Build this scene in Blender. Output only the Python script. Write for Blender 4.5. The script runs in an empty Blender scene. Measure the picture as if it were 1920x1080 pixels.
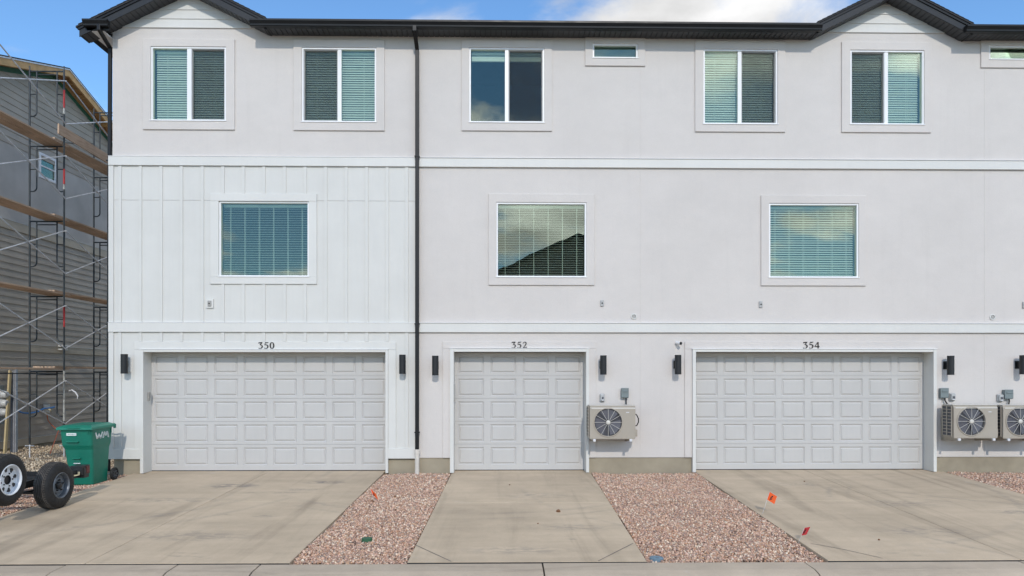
import bpy, math, random
import numpy as np
from mathutils import Vector, Matrix

R = math.radians
scene = bpy.context.scene
col = scene.collection
rnd = random.Random(7)

# ------------------------------------------------------------------ camera
EYE = 1.97
YAW = R(0.9)
FPX = 1270.0            # focal length in pixels of a 1920 wide picture
HOR = 705.0             # horizon row
cam_d = bpy.data.cameras.new('camera')
cam = bpy.data.objects.new('camera', cam_d)
col.objects.link(cam)
cam.location = (0, 0, EYE)
cam.rotation_euler = (R(90), 0, -YAW)
cam_d.sensor_width = 36.0
cam_d.lens = FPX / 1920 * 36.0
cam_d.shift_y = (HOR - 540) / 1920
cam_d.clip_start = 0.1
cam_d.clip_end = 3000
scene.camera = cam

# ------------------------------------------------------------------ sky
SUN_EL = R(32)
SUN_AZ = R(5)         # sun a touch to the right of straight behind the camera
world = bpy.data.worlds.new('World')
scene.world = world
world.use_nodes = True
wt = world.node_tree
wt.nodes.clear()
def wn(t, **k):
    n = wt.nodes.new(t)
    for a, b in k.items():
        setattr(n, a, b)
    return n
def wl(a, b):
    wt.links.new(a, b)
def wmath(op, a, b=None, clamp=False):
    n = wn('ShaderNodeMath', operation=op)
    n.use_clamp = clamp
    for i, v in enumerate((a, b)):
        if v is None:
            continue
        if hasattr(v, 'is_output'):
            wl(v, n.inputs[i])
        else:
            n.inputs[i].default_value = v
    return n.outputs[0]
sky = wn('ShaderNodeTexSky', sky_type='NISHITA')
sky.sun_disc = False
sky.sun_elevation = SUN_EL
sky.sun_rotation = math.pi - SUN_AZ
sky.air_density = 1.0
sky.dust_density = 0.0
sky.ozone_density = 2.0
tc = wn('ShaderNodeTexCoord')
sep = wn('ShaderNodeSeparateXYZ')
wl(tc.outputs['Generated'], sep.inputs[0])
zz = wmath('ADD', wmath('MAXIMUM', sep.outputs[2], 0.0), 0.12)
cmb = wn('ShaderNodeCombineXYZ')
wl(wmath('DIVIDE', sep.outputs[0], zz), cmb.inputs[0])
wl(wmath('DIVIDE', sep.outputs[1], zz), cmb.inputs[1])
cmb.inputs[2].default_value = 3.7
mp = wn('ShaderNodeMapping')
mp.inputs['Location'].default_value = (9.68, 8.88, 0)
wl(cmb.outputs[0], mp.inputs['Vector'])
cl = wn('ShaderNodeTexNoise')
cl.inputs['Scale'].default_value = 1.15
cl.inputs['Detail'].default_value = 9
cl.inputs['Roughness'].default_value = 0.55
cl.inputs['Distortion'].default_value = 0.25
wl(mp.outputs[0], cl.inputs['Vector'])
ramp = wn('ShaderNodeMapRange')
ramp.interpolation_type = 'SMOOTHSTEP'
ramp.inputs['From Min'].default_value = 0.485
ramp.inputs['From Max'].default_value = 0.61
wl(cl.outputs['Fac'], ramp.inputs['Value'])
shade = wn('ShaderNodeTexNoise')
shade.inputs['Scale'].default_value = 2.6
shade.inputs['Detail'].default_value = 6
wl(mp.outputs[0], shade.inputs['Vector'])
shr = wn('ShaderNodeMapRange')
shr.inputs['From Min'].default_value = 0.35
shr.inputs['From Max'].default_value = 0.65
shr.inputs['To Min'].default_value = 5.2
shr.inputs['To Max'].default_value = 10.5
wl(shade.outputs['Fac'], shr.inputs['Value'])
# clouds scatter forward: brighter towards the sun
dsun = wn('ShaderNodeVectorMath', operation='DOT_PRODUCT')
wl(tc.outputs['Generated'], dsun.inputs[0])
dsun.inputs[1].default_value = (math.sin(SUN_AZ)*math.cos(SUN_EL), -math.cos(SUN_AZ)*math.cos(SUN_EL), math.sin(SUN_EL))
fwd = wmath('ADD', wmath('MULTIPLY', wmath('POWER', wmath('MAXIMUM', dsun.outputs['Value'], 0.0), 2.0), 2.6), 1.0)
ccol = wn('ShaderNodeVectorMath', operation='SCALE')
ccol.inputs[0].default_value = (1.0, 1.0, 1.0)
wl(wmath('MULTIPLY', shr.outputs[0], fwd), ccol.inputs['Scale'])
skym = wn('ShaderNodeVectorMath', operation='MULTIPLY')
skym.inputs[1].default_value = (1.4, 1.85, 2.15)
wl(sky.outputs[0], skym.inputs[0])
mixs = wn('ShaderNodeMix', data_type='RGBA')
wl(ramp.outputs[0], mixs.inputs['Factor'])
wl(skym.outputs[0], mixs.inputs['A'])
wl(ccol.outputs[0], mixs.inputs['B'])
bg = wn('ShaderNodeBackground')
bg.inputs['Strength'].default_value = 0.10
wl(mixs.outputs['Result'], bg.inputs['Color'])
wo = wn('ShaderNodeOutputWorld')
wl(bg.outputs[0], wo.inputs[0])

# ------------------------------------------------------------------ sun
sun_d = bpy.data.lights.new('sun', 'SUN')
sun_d.energy = 2.0
sun_d.angle = R(0.6)
sun_d.color = (1.0, 0.935, 0.84)
sun = bpy.data.objects.new('sun', sun_d)
col.objects.link(sun)
sd = Vector((math.sin(SUN_AZ) * math.cos(SUN_EL), -math.cos(SUN_AZ) * math.cos(SUN_EL), math.sin(SUN_EL)))
sun.rotation_euler = sd.to_track_quat('Z', 'Y').to_euler()
sun.location = sd * 60

scene.view_settings.view_transform = 'Standard'
scene.view_settings.look = 'None'
scene.view_settings.exposure = 0.0
scene.view_settings.gamma = 1.0
scene.render.resolution_x = 1024
scene.render.resolution_y = 576
scene.render.engine = 'CYCLES'
scene.cycles.max_bounces = 8
scene.cycles.transparent_max_bounces = 12

# ------------------------------------------------------------------ helpers
def at(px, py, Y):
    """Point of the plane y=Y that the 1920x1080 photograph shows at (px, py)."""
    u = (px - 960) / FPX
    w = (HOR - py) / FPX
    dx = math.sin(YAW) + math.cos(YAW) * u
    dy = math.cos(YAW) - math.sin(YAW) * u
    t = Y / dy
    return Vector((dx * t, Y, EYE + w * t))

YW = 13.85              # face of the stucco wall
YD = 14.13              # face of the garage doors
def X(px, Y=YW):
    return at(px, 500, Y).x
def Z(px, py, Y=YW):
    return at(px, py, Y).z

WLOC = {}
def wloc(o):
    return WLOC.get(o.name, Vector((0, 0, 0))) if o is not None else Vector((0, 0, 0))

def link(o, parent, world_loc):
    col.objects.link(o)
    world_loc = Vector(world_loc)
    if parent is not None:
        o.parent = parent
        o.location = world_loc - wloc(parent)
    else:
        o.location = world_loc
    WLOC[o.name] = world_loc
    return o

def tag(o, label=None, cat=None, group=None, kind=None):
    if label: o['label'] = label
    if cat: o['category'] = cat
    if group: o['group'] = group
    if kind: o['kind'] = kind
    return o

def thing(name, loc, label, cat, group=None):
    o = bpy.data.objects.new(name, None)
    o.empty_display_size = 0.2
    link(o, None, loc)
    return tag(o, label, cat, group)

class MB:
    def __init__(self):
        self.v = []; self.f = []; self.s = []
    def add(self, vs, fs, smooth=False):
        b = len(self.v)
        self.v += [tuple(p) for p in vs]
        for f in fs:
            self.f.append(tuple(b + i for i in f)); self.s.append(smooth)
        return self
    def box(self, x0, x1, y0, y1, z0, z1):
        vs = [(x0,y0,z0),(x1,y0,z0),(x1,y1,z0),(x0,y1,z0),(x0,y0,z1),(x1,y0,z1),(x1,y1,z1),(x0,y1,z1)]
        return self.add(vs, [(0,3,2,1),(4,5,6,7),(0,1,5,4),(1,2,6,5),(2,3,7,6),(3,0,4,7)])
    def bar(self, a, b, w, h, up=(0,0,1)):
        """rectangular bar from a to b; w across, h along up"""
        a = Vector(a); b = Vector(b); d = (b - a).normalized(); u = Vector(up)
        s = d.cross(u)
        if s.length < 1e-4: s = d.cross(Vector((1,0,0)))
        s.normalize(); u = s.cross(d).normalized()
        vs = []
        for p in (a, b):
            for i, j in ((-1,-1),(1,-1),(1,1),(-1,1)):
                vs.append(p + s * (w/2*i) + u * (h/2*j))
        return self.add(vs, [(0,3,2,1),(4,5,6,7),(0,1,5,4),(1,2,6,5),(2,3,7,6),(3,0,4,7)])
    def tube(self, pts, r, n=8, caps=True, smooth=True):
        pts = [Vector(p) for p in pts]
        rs = r if isinstance(r, (list, tuple)) else [r] * len(pts)
        prev = None; rings = []
        for i, p in enumerate(pts):
            d = (pts[min(i+1, len(pts)-1)] - pts[max(i-1, 0)]).normalized()
            if prev is None:
                s = d.cross(Vector((0,0,1)))
                if s.length < 0.05: s = d.cross(Vector((1,0,0)))
            else:
                s = prev - d * prev.dot(d)
            s.normalize(); prev = s; t = d.cross(s)
            rings.append([p + (s*math.cos(2*math.pi*k/n) + t*math.sin(2*math.pi*k/n))*rs[i] for k in range(n)])
        vs = [q for ring in rings for q in ring]; fs = []
        for i in range(len(rings)-1):
            for k in range(n):
                a = i*n+k; b = i*n+(k+1) % n
                fs.append((a, b, b+n, a+n))
        self.add(vs, fs, smooth)
        if caps:
            m = len(rings)-1
            self.add(rings[0], [tuple(range(n))][::1]); self.add(rings[m], [tuple(range(n-1,-1,-1))])
        return self
    def lathe(self, prof, c, axis='z', n=32, smooth=True):
        """prof = [(radius, height along axis)]"""
        vs = []; c = Vector(c)
        for r, h in prof:
            for k in range(n):
                a = 2*math.pi*k/n; p, q = r*math.cos(a), r*math.sin(a)
                if axis == 'z': vs.append(c + Vector((p, q, h)))
                elif axis == 'y': vs.append(c + Vector((p, h, q)))
                else: vs.append(c + Vector((h, p, q)))
        fs = []
        for i in range(len(prof)-1):
            for k in range(n):
                a = i*n+k; b = i*n+(k+1) % n
                fs.append((a, b, b+n, a+n))
        return self.add(vs, fs, smooth)
    def prism(self, poly, axis, a0, a1):
        """poly of 2-D points swept along an axis: x:(y,z)  y:(x,z)  z:(x,y)"""
        def mk(p, h):
            return {'x': (h, p[0], p[1]), 'y': (p[0], h, p[1]), 'z': (p[0], p[1], h)}[axis]
        n = len(poly)
        vs = [mk(p, a0) for p in poly] + [mk(p, a1) for p in poly]
        fs = [tuple(range(n)), tuple(range(2*n-1, n-1, -1))]
        for k in range(n):
            j = (k+1) % n
            fs.append((k, k+n, j+n, j))
        return self.add(vs, fs)
    def holed(self, x0, x1, z0, z1, holes, y0, y1):
        """wall sheet in the xz plane, front at y0, back at y1, rectangular holes with their reveals"""
        xs = sorted({x0, x1, *[min(max(h[0], x0), x1) for h in holes], *[min(max(h[1], x0), x1) for h in holes]})
        zs = sorted({z0, z1, *[min(max(h[2], z0), z1) for h in holes], *[min(max(h[3], z0), z1) for h in holes]})
        nx, nz = len(xs), len(zs)
        def solid(i, j):
            if i < 0 or j < 0 or i >= nx-1 or j >= nz-1: return False
            cx, cz = (xs[i]+xs[i+1])/2, (zs[j]+zs[j+1])/2
            return not any(h[0] < cx < h[1] and h[2] < cz < h[3] for h in holes)
        vs = [(x, y, z) for y in (y0, y1) for z in zs for x in xs]
        I = lambda i, j, k: k*nx*nz + j*nx + i
        fs = []
        for i in range(nx-1):
            for j in range(nz-1):
                if not solid(i, j): continue
                fs.append((I(i,j,0), I(i+1,j,0), I(i+1,j+1,0), I(i,j+1,0)))
                fs.append((I(i,j,1), I(i,j+1,1), I(i+1,j+1,1), I(i+1,j,1)))
                if not solid(i-1, j): fs.append((I(i,j,0), I(i,j+1,0), I(i,j+1,1), I(i,j,1)))
                if not solid(i+1, j): fs.append((I(i+1,j,0), I(i+1,j,1), I(i+1,j+1,1), I(i+1,j+1,0)))
                if not solid(i, j-1): fs.append((I(i,j,0), I(i,j,1), I(i+1,j,1), I(i+1,j,0)))
                if not solid(i, j+1): fs.append((I(i,j+1,0), I(i+1,j+1,0), I(i+1,j+1,1), I(i,j+1,1)))
        used = sorted({i for f in fs for i in f}); mp_ = {o: k for k, o in enumerate(used)}
        return self.add([vs[i] for i in used], [tuple(mp_[i] for i in f) for f in fs])
    def mesh(self, name, mat, off=(0,0,0)):
        me = bpy.data.meshes.new(name)
        ox, oy, oz = off
        me.from_pydata([(a-ox, b-oy, c-oz) for a, b, c in self.v], [], self.f)
        me.polygons.foreach_set('use_smooth', self.s)
        import bmesh
        bm = bmesh.new(); bm.from_mesh(me)
        bmesh.ops.recalc_face_normals(bm, faces=bm.faces)
        if any(self.s):
            for e in bm.edges:
                if len(e.link_faces) == 2 and e.calc_face_angle(0.0) > 0.75: e.smooth = False
        bm.to_mesh(me); bm.free()
        me.materials.append(mat)
        me.update()
        return me
    def build(self, name, mat, parent=None, bevel=0, origin=None):
        """vertices are in world space; origin defaults to the piece's own centre"""
        if origin is None:
            a = np.array(self.v); lo = a.min(0); hi = a.max(0)
            origin = ((lo[0]+hi[0])/2, (lo[1]+hi[1])/2, lo[2])
        o = bpy.data.objects.new(name, self.mesh(name, mat, origin))
        link(o, parent, origin)
        if bevel:
            m = o.modifiers.new('bevel', 'BEVEL'); m.width = bevel; m.segments = 2; m.limit_method = 'ANGLE'
            m.angle_limit = R(40); m.harden_normals = False
        return o

def inst(name, mesh, parent, loc, rot=None, bevel=0):
    o = bpy.data.objects.new(name, mesh)
    link(o, parent, loc)
    if rot: o.rotation_euler = rot
    if bevel:
        m = o.modifiers.new('bevel', 'BEVEL'); m.width = bevel; m.segments = 2; m.limit_method = 'ANGLE'
    return o

def box(name, mat, parent, x0, x1, y0, y1, z0, z1, bevel=0):
    return MB().box(x0, x1, y0, y1, z0, z1).build(name, mat, parent, bevel)

# ------------------------------------------------------------------ materials
class NT:
    def __init__(self, name):
        self.m = bpy.data.materials.new(name); self.m.use_nodes = True
        self.t = self.m.node_tree; self.t.nodes.clear()
        self.out = self.t.nodes.new('ShaderNodeOutputMaterial')
        self.geo = self.t.nodes.new('ShaderNodeNewGeometry')
    def n(self, t, **k):
        n = self.t.nodes.new(t)
        for a, b in k.items(): setattr(n, a, b)
        return n
    def l(self, a, b): self.t.links.new(a, b)
    def setin(self, sock, v):
        if hasattr(v, 'is_output'): self.l(v, sock)
        else: sock.default_value = v
    def math(self, op, a, b=0.0, clamp=False):
        n = self.n('ShaderNodeMath', operation=op); n.use_clamp = clamp
        self.setin(n.inputs[0], a); self.setin(n.inputs[1], b); return n.outputs[0]
    def pos(self, scale=(1,1,1), rotz=0, loc=(0,0,0)):
        m = self.n('ShaderNodeMapping'); m.inputs['Scale'].default_value = scale
        m.inputs['Rotation'].default_value = (0,0,rotz); m.inputs['Location'].default_value = loc
        self.l(self.geo.outputs['Position'], m.inputs['Vector']); return m.outputs[0]
    def noise(self, scale, detail=4, rough=0.55, vec=None, dist=0):
        n = self.n('ShaderNodeTexNoise'); n.inputs['Scale'].default_value = scale
        n.inputs['Detail'].default_value = detail; n.inputs['Roughness'].default_value = rough
        n.inputs['Distortion'].default_value = dist
        self.l(vec if vec is not None else self.geo.outputs['Position'], n.inputs['Vector']); return n.outputs['Fac']
    def rng(self, v, a, b, c, d, smooth=False):
        n = self.n('ShaderNodeMapRange'); n.interpolation_type = 'SMOOTHSTEP' if smooth else 'LINEAR'
        self.setin(n.inputs['Value'], v)
        for k, x in zip(('From Min','From Max','To Min','To Max'), (a,b,c,d)): n.inputs[k].default_value = x
        return n.outputs[0]
    def mix(self, f, a, b, blend='MIX'):
        n = self.n('ShaderNodeMix', data_type='RGBA', blend_type=blend)
        self.setin(n.inputs['Factor'], f)
        for k, v in (('A', a), ('B', b)):
            self.setin(n.inputs[k], v if hasattr(v, 'is_output') else (*v, 1))
        return n.outputs['Result']
    def scale(self, c, f):
        n = self.n('ShaderNodeVectorMath', operation='SCALE')
        self.setin(n.inputs[0], c if hasattr(c, 'is_output') else tuple(c)); self.setin(n.inputs['Scale'], f); return n.outputs[0]
    def bump(self, h, strength=0.3, dist=0.01, normal=None):
        n = self.n('ShaderNodeBump'); n.inputs['Strength'].default_value = strength; n.inputs['Distance'].default_value = dist
        self.l(h, n.inputs['Height'])
        if normal is not None: self.l(normal, n.inputs['Normal'])
        return n.outputs[0]
    def bsdf(self, color, rough=0.6, metal=0.0, normal=None, spec=0.5):
        b = self.n('ShaderNodeBsdfPrincipled')
        self.setin(b.inputs['Base Color'], color if hasattr(color, 'is_output') else (*color, 1))
        self.setin(b.inputs['Roughness'], rough); self.setin(b.inputs['Metallic'], metal)
        b.inputs['Specular IOR Level'].default_value = spec
        if normal is not None: self.l(normal, b.inputs['Normal'])
        return b.outputs[0]
    def done(self, s):
        self.l(s, self.out.inputs['Surface']); return self.m

M = {}
def plain(name, color, rough=0.5, metal=0.0, var=0.08, vscale=3.0, bump=0, bscale=60, spec=0.5):
    t = NT(name)
    f = t.rng(t.noise(vscale, 5), 0.3, 0.7, 1-var, 1+var)
    c = t.scale(color, f)
    nrm = t.bump(t.noise(bscale, 3), bump, 0.004) if bump else None
    r = t.rng(t.noise(vscale*2.3, 4), 0.3, 0.7, rough*0.85, min(1, rough*1.15))
    M[name] = t.done(t.bsdf(c, r, metal, nrm, spec))
    return M[name]

def stucco(name, base):
    t = NT(name)
    big = t.rng(t.noise(0.45, 5, 0.6), 0.3, 0.7, 0.965, 1.03)
    mid = t.rng(t.noise(2.2, 6, 0.65, t.pos((1.0, 1.0, 1.6))), 0.3, 0.7, 0.975, 1.022)
    fine = t.rng(t.noise(55, 3, 0.7), 0.25, 0.75, 0.97, 1.03)
    # thin rain streaks
    st = t.rng(t.noise(1.0, 4, 0.6, t.pos((6, 6, 0.35))), 0.55, 0.8, 1.0, 0.965)
    c = t.scale(t.scale(t.scale(t.scale(base, big), mid), fine), st)
    h = t.math('ADD', t.noise(70, 4, 0.6), t.math('MULTIPLY', t.noise(9, 3), 0.8))
    M[name] = t.done(t.bsdf(c, 0.9, 0, t.bump(h, 0.35, 0.006), 0.25))
stucco('stucco', (0.615, 0.575, 0.54))

def paint(name, base, rough, grain=0.0):
    t = NT(name)
    f = t.rng(t.noise(1.3, 5, 0.6), 0.3, 0.7, 0.965, 1.03)
    f2 = t.rng(t.noise(20, 3, 0.6, t.pos((1, 1, 0.06))), 0.3, 0.7, 0.99, 1.01)
    c = t.scale(t.scale(base, f), f2)
    nrm = t.bump(t.noise(40, 4, 0.6, t.pos((1, 1, 0.08))), grain, 0.003) if grain else None
    M[name] = t.done(t.bsdf(c, rough, 0, nrm, 0.4))
paint('siding_white', (0.62, 0.61, 0.575), 0.55, 0.12)
paint('trim_white', (0.645, 0.635, 0.60), 0.5, 0.1)
paint('door_white', (0.51, 0.495, 0.475), 0.42, 0.06)
paint('vinyl_white', (0.80, 0.80, 0.80), 0.35)
plain('black_metal', (0.009, 0.0095, 0.0105), 0.4, 0.0, 0.15, 2.0, spec=0.3)
plain('soffit_black', (0.045, 0.046, 0.050), 0.45, 0.0, 0.15, 2.0)
plain('fascia_black', (0.016, 0.018, 0.021), 0.45, 0.0, 0.12, 2.0, spec=0.35)
plain('shingle', (0.03, 0.03, 0.032), 0.95, 0, 0.3, 14, 0.5, 80)
plain('lamp_black', (0.010, 0.010, 0.011), 0.45, 0, 0.1, 8)
plain('number_black', (0.008, 0.008, 0.008), 0.5)
plain('pvc_ivory', (0.62, 0.58, 0.52), 0.5, 0, 0.1, 6)
plain('foundation', (0.32, 0.275, 0.20), 0.9, 0, 0.16, 1.8, 0.4, 40)
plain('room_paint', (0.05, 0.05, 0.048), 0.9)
plain('blind_white', (0.80, 0.82, 0.80), 0.5, 0, 0.04, 2)
plain('frost', (0.30, 0.34, 0.33), 0.7)
plain('box_grey', (0.17, 0.20, 0.20), 0.45, 0, 0.08, 8)
plain('outlet_grey', (0.40, 0.40, 0.39), 0.4, 0, 0.08, 8)
plain('ac_beige', (0.38, 0.335, 0.275), 0.45, 0, 0.04, 3)
plain('ac_pale', (0.62, 0.59, 0.53), 0.4, 0, 0.04, 3)
plain('ac_dark', (0.075, 0.075, 0.085), 0.6, 0, 0.2, 12)
plain('ac_fan', (0.16, 0.16, 0.185), 0.35, 0, 0.15, 6)
plain('rubber', (0.014, 0.014, 0.015), 0.7, 0, 0.35, 9, 0.2, 70)
plain('tread_dusty', (0.062, 0.056, 0.050), 0.85, 0, 0.45, 12, 0.2, 70)
plain('rim_white', (0.70, 0.73, 0.77), 0.35, 0, 0.05, 5)
plain('rim_dark', (0.13, 0.145, 0.165), 0.38, 0.2, 0.3, 9)
plain('hub_dark', (0.02, 0.02, 0.022), 0.5)
plain('frame_black', (0.015, 0.016, 0.018), 0.4, 0, 0.35, 8)
plain('lens_red', (0.10, 0.014, 0.014), 0.25)
plain('wire_cream', (0.6, 0.52, 0.33), 0.5)
plain('bin_green', (0.002, 0.150, 0.098), 0.42, 0, 0.10, 3, 0.12, 120)
plain('bin_lid', (0.003, 0.175, 0.112), 0.38, 0, 0.08, 3, 0.12, 120)
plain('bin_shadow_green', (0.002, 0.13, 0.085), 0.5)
plain('print_white', (0.75, 0.77, 0.76), 0.5)
plain('galvanised', (0.62, 0.63, 0.64), 0.5, 0.25, 0.2, 9)
plain('scaffold_paint', (0.030, 0.037, 0.042), 0.5, 0.1, 0.45, 7)
plain('scaffold_worn', (0.36, 0.36, 0.33), 0.6, 0.2, 0.4, 14)
plain('red_paint', (0.42, 0.03, 0.03), 0.55, 0, 0.25, 9)
plain('tape_white', (0.65, 0.65, 0.66), 0.5)
plain('siding_grey', (0.41, 0.37, 0.31), 0.75, 0, 0.10, 1.4, 0.2, 30)
plain('stucco_grey', (0.47, 0.45, 0.415), 0.92, 0, 0.16, 0.9, 0.3, 45)
plain('trim_taupe', (0.47, 0.42, 0.33), 0.75, 0, 0.10, 2)
plain('lumber', (0.56, 0.34, 0.15), 0.8, 0, 0.18, 5)
plain('lumber_pale', (0.50, 0.40, 0.22), 0.8, 0, 0.15, 5)
plain('sheathing_green', (0.05, 0.16, 0.10), 0.8, 0, 0.15, 3)
plain('steel_stud', (0.24, 0.25, 0.27), 0.45, 0.4, 0.15, 5)
plain('meter_white', (0.55, 0.55, 0.53), 0.4)
plain('hose_blue', (0.02, 0.16, 0.45), 0.45)
plain('cord_orange', (0.45, 0.10, 0.03), 0.5)
plain('flag_orange', (0.75, 0.10, 0.01), 0.6)
plain('flag_red', (0.42, 0.01, 0.015), 0.6)
plain('lid_green', (0.03, 0.11, 0.055), 0.6, 0, 0.15, 30)
plain('lid_blue', (0.14, 0.22, 0.28), 0.6, 0, 0.15, 30)
plain('clod', (0.20, 0.10, 0.05), 0.95, 0, 0.3, 40, 0.6, 90)
plain('boulder', (0.46, 0.34, 0.28), 0.95, 0, 0.25, 7, 0.8, 22)
plain('camera_white', (0.75, 0.75, 0.75), 0.35)
plain('keypad_grey', (0.33, 0.32, 0.30), 0.5)
plain('asphalt', (0.05, 0.05, 0.05), 0.9, 0, 0.2, 2, 0.5, 120)

def wood(name, a, b):
    t = NT(name)
    g = t.noise(3.0, 6, 0.65, t.pos((14, 1.0, 14)), 0.6)
    c = t.mix(t.rng(g, 0.3, 0.7, 0, 1), a, b)
    c = t.scale(c, t.rng(t.noise(1.1, 3), 0.3, 0.7, 0.8, 1.2))
    M[name] = t.done(t.bsdf(c, 0.85, 0, t.bump(g, 0.3, 0.003), 0.2))
wood('plank', (0.62, 0.46, 0.33), (0.42, 0.29, 0.20))

def concrete(name, base, drive=True):
    t = NT(name)
    big = t.rng(t.noise(0.55, 6, 0.65), 0.3, 0.7, 0.84, 1.12)
    mid = t.rng(t.noise(3.5, 6, 0.65), 0.3, 0.7, 0.95, 1.05)
    sp = t.rng(t.noise(70, 3, 0.7), 0.25, 0.75, 0.94, 1.06)
    c = t.scale(t.scale(t.scale(base, big), mid), sp)
    if drive:
        # tyre tracks and scuffs, drawn out along the driveway with a slight swing
        sw = t.noise(0.7, 5, 0.6, t.pos((2.6, 0.20, 1), R(9)), 0.7)
        c = t.mix(t.rng(sw, 0.50, 0.74, 0.0, 0.62, True), c, t.scale(c, 0.60))
        sw2 = t.noise(1.0, 5, 0.6, t.pos((5.0, 0.35, 1), R(-14), (3, 1, 0)), 0.5)
        c = t.mix(t.rng(sw2, 0.60, 0.82, 0.0, 0.45, True), c, t.scale(c, 0.6))
        # broom / float bands across
        br = t.noise(1.0, 4, 0.6, t.pos((0.22, 3.2, 1), R(2)))
        c = t.scale(c, t.rng(br, 0.3, 0.7, 0.93, 1.06))
        # dark scuff spots
        bl = t.math('MULTIPLY', t.rng(t.noise(0.9, 5, 0.6, t.pos((1, 1.3, 1), 0, (5, 2, 0)), 0.4), 0.60, 0.76, 0, 1, True),
                    t.rng(t.noise(5, 5, 0.7, t.pos((1, 3, 1), R(20))), 0.45, 0.65, 0, 1, True))
        c = t.mix(t.math('MULTIPLY', bl, 0.6), c, (0.16, 0.15, 0.145))
        # individual scuffs, skid arcs and damp patches
        nz = t.noise(4.0, 6, 0.7, t.pos((1.2, 2.6, 1), R(25)), 0.6)
        def off(cx, cy, sx, sy, rot):
            sb_ = t.n('ShaderNodeVectorMath', operation='SUBTRACT'); t.l(t.geo.outputs['Position'], sb_.inputs[0]); sb_.inputs[1].default_value = (cx, cy, 0)
            m = t.n('ShaderNodeMapping'); m.inputs['Rotation'].default_value = (0, 0, rot); m.inputs['Scale'].default_value = (sx, sy, 0.0)
            t.l(sb_.outputs[0], m.inputs['Vector'])
            ln = t.n('ShaderNodeVectorMath', operation='LENGTH'); t.l(m.outputs[0], ln.inputs[0]); return ln.outputs['Value']
        def blob(c, cx, cy, rx, ry, rot, amt):
            f = t.math('MULTIPLY', t.rng(off(cx, cy, 1/rx, 1/ry, rot), 0.15, 1.0, 1, 0, True), t.rng(nz, 0.40, 0.62, 0, 1, True))
            return t.mix(t.math('MULTIPLY', f, amt), c, (0.17, 0.16, 0.155))
        def arc(c, cx, cy, r, w, amt):
            d = off(cx, cy, 1, 1, 0)
            f = t.math('MULTIPLY', t.rng(t.math('ABSOLUTE', t.math('SUBTRACT', d, r)), 0.0, w, 1, 0, True), t.rng(nz, 0.36, 0.66, 0.15, 1, True))
            f = t.math('MULTIPLY', f, t.rng(t.noise(0.5, 3, 0.5, t.pos((1, 1, 1), 0, (cx, cy, 0))), 0.42, 0.60, 0, 1, True))
            return t.mix(t.math('MULTIPLY', f, amt), c, (0.20, 0.185, 0.17))
        for a_ in ((-4.95,12.6,0.75,0.34,0.5,0.75), (-3.35,12.9,0.55,0.20,0.2,0.85), (-3.6,12.25,0.5,0.16,0.1,0.6), (-5.2,10.4,0.30,0.14,0.3,0.6), (-3.55,10.3,0.30,0.10,0.0,0.6), (-4.0,12.0,0.9,0.10,0.3,0.55),
                   (-5.6,11.4,1.6,0.30,0.5,0.4), (-4.2,9.2,1.4,0.35,0.4,0.4), (0.6,11.7,0.9,0.30,0.1,0.35), (1.0,9.6,0.9,0.28,-0.1,0.4), (0.2,8.5,1.0,0.25,0.0,0.4),
                   (5.6,12.6,0.7,0.25,-0.3,0.45), (6.6,11.0,1.0,0.4,-0.6,0.4), (5.9,9.3,1.0,0.35,-0.2,0.4), (8.0,10.4,0.6,0.25,-0.4,0.5)):
            c = blob(c, *a_)
        for a_ in ((8.9,10.4,3.45,0.09,0.40), (8.9,10.4,3.15,0.06,0.30), (10.5,15.5,5.0,0.10,0.35), (10.5,15.5,5.35,0.08,0.25), (4.6,12.9,4.3,0.10,0.28), (-0.5,15.0,4.6,0.11,0.40), (-0.5,15.0,4.9,0.08,0.30), (-9.5,14.5,6.0,0.12,0.40), (-9.5,14.5,6.6,0.10,0.30)):
            c = arc(c, *a_)
        # pale dusty smears
        pd = t.rng(t.noise(0.8, 6, 0.7, t.pos((1, 1, 1), 0, (9, 4, 0)), 0.5), 0.60, 0.8, 0, 0.35, True)
        c = t.mix(pd, c, (0.60, 0.57, 0.52))
    else:
        sc = t.noise(1.5, 6, 0.7, t.pos((0.35, 2.5, 1), R(6)), 0.7)
        c = t.mix(t.rng(sc, 0.5, 0.75, 0, 0.55, True), c, t.scale(c, 0.6))
        pd = t.rng(t.noise(6, 6, 0.75), 0.62, 0.8, 0, 0.4, True)
        c = t.mix(pd, c, (0.55, 0.53, 0.49))
    h = t.math('ADD', t.noise(110, 3, 0.7), t.math('MULTIPLY', t.noise(8, 4), 0.6))
    M[name] = t.done(t.bsdf(c, 0.88, 0, t.bump(h, 0.25, 0.004), 0.25))
concrete('concrete', (0.53, 0.425, 0.305))
concrete('kerb_concrete', (0.465, 0.385, 0.295), False)

def dirt(name, a, b):
    t = NT(name)
    n = t.noise(2.5, 8, 0.7)
    c = t.mix(t.rng(n, 0.35, 0.65, 0, 1), a, b)
    v = t.n('ShaderNodeTexVoronoi'); v.inputs['Scale'].default_value = 22
    t.l(t.geo.outputs['Position'], v.inputs['Vector'])
    c = t.scale(c, t.rng(v.outputs['Distance'], 0.0, 0.6, 0.75, 1.2))
    h = t.math('ADD', t.noise(18, 6, 0.7), v.outputs['Distance'])
    M[name] = t.done(t.bsdf(c, 0.95, 0, t.bump(h, 0.8, 0.03), 0.2))
dirt('dirt', (0.46, 0.37, 0.28), (0.32, 0.25, 0.18))
dirt('gravel_bed', (0.20, 0.13, 0.10), (0.13, 0.09, 0.07))

t = NT('gravel')
at_ = t.n('ShaderNodeAttribute', attribute_name='stone')
M['gravel'] = t.done(t.bsdf(t.scale(at_.outputs['Color'], t.rng(t.noise(60, 3), 0.3, 0.7, 0.85, 1.15)), 0.9, 0, None, 0.25))

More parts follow.
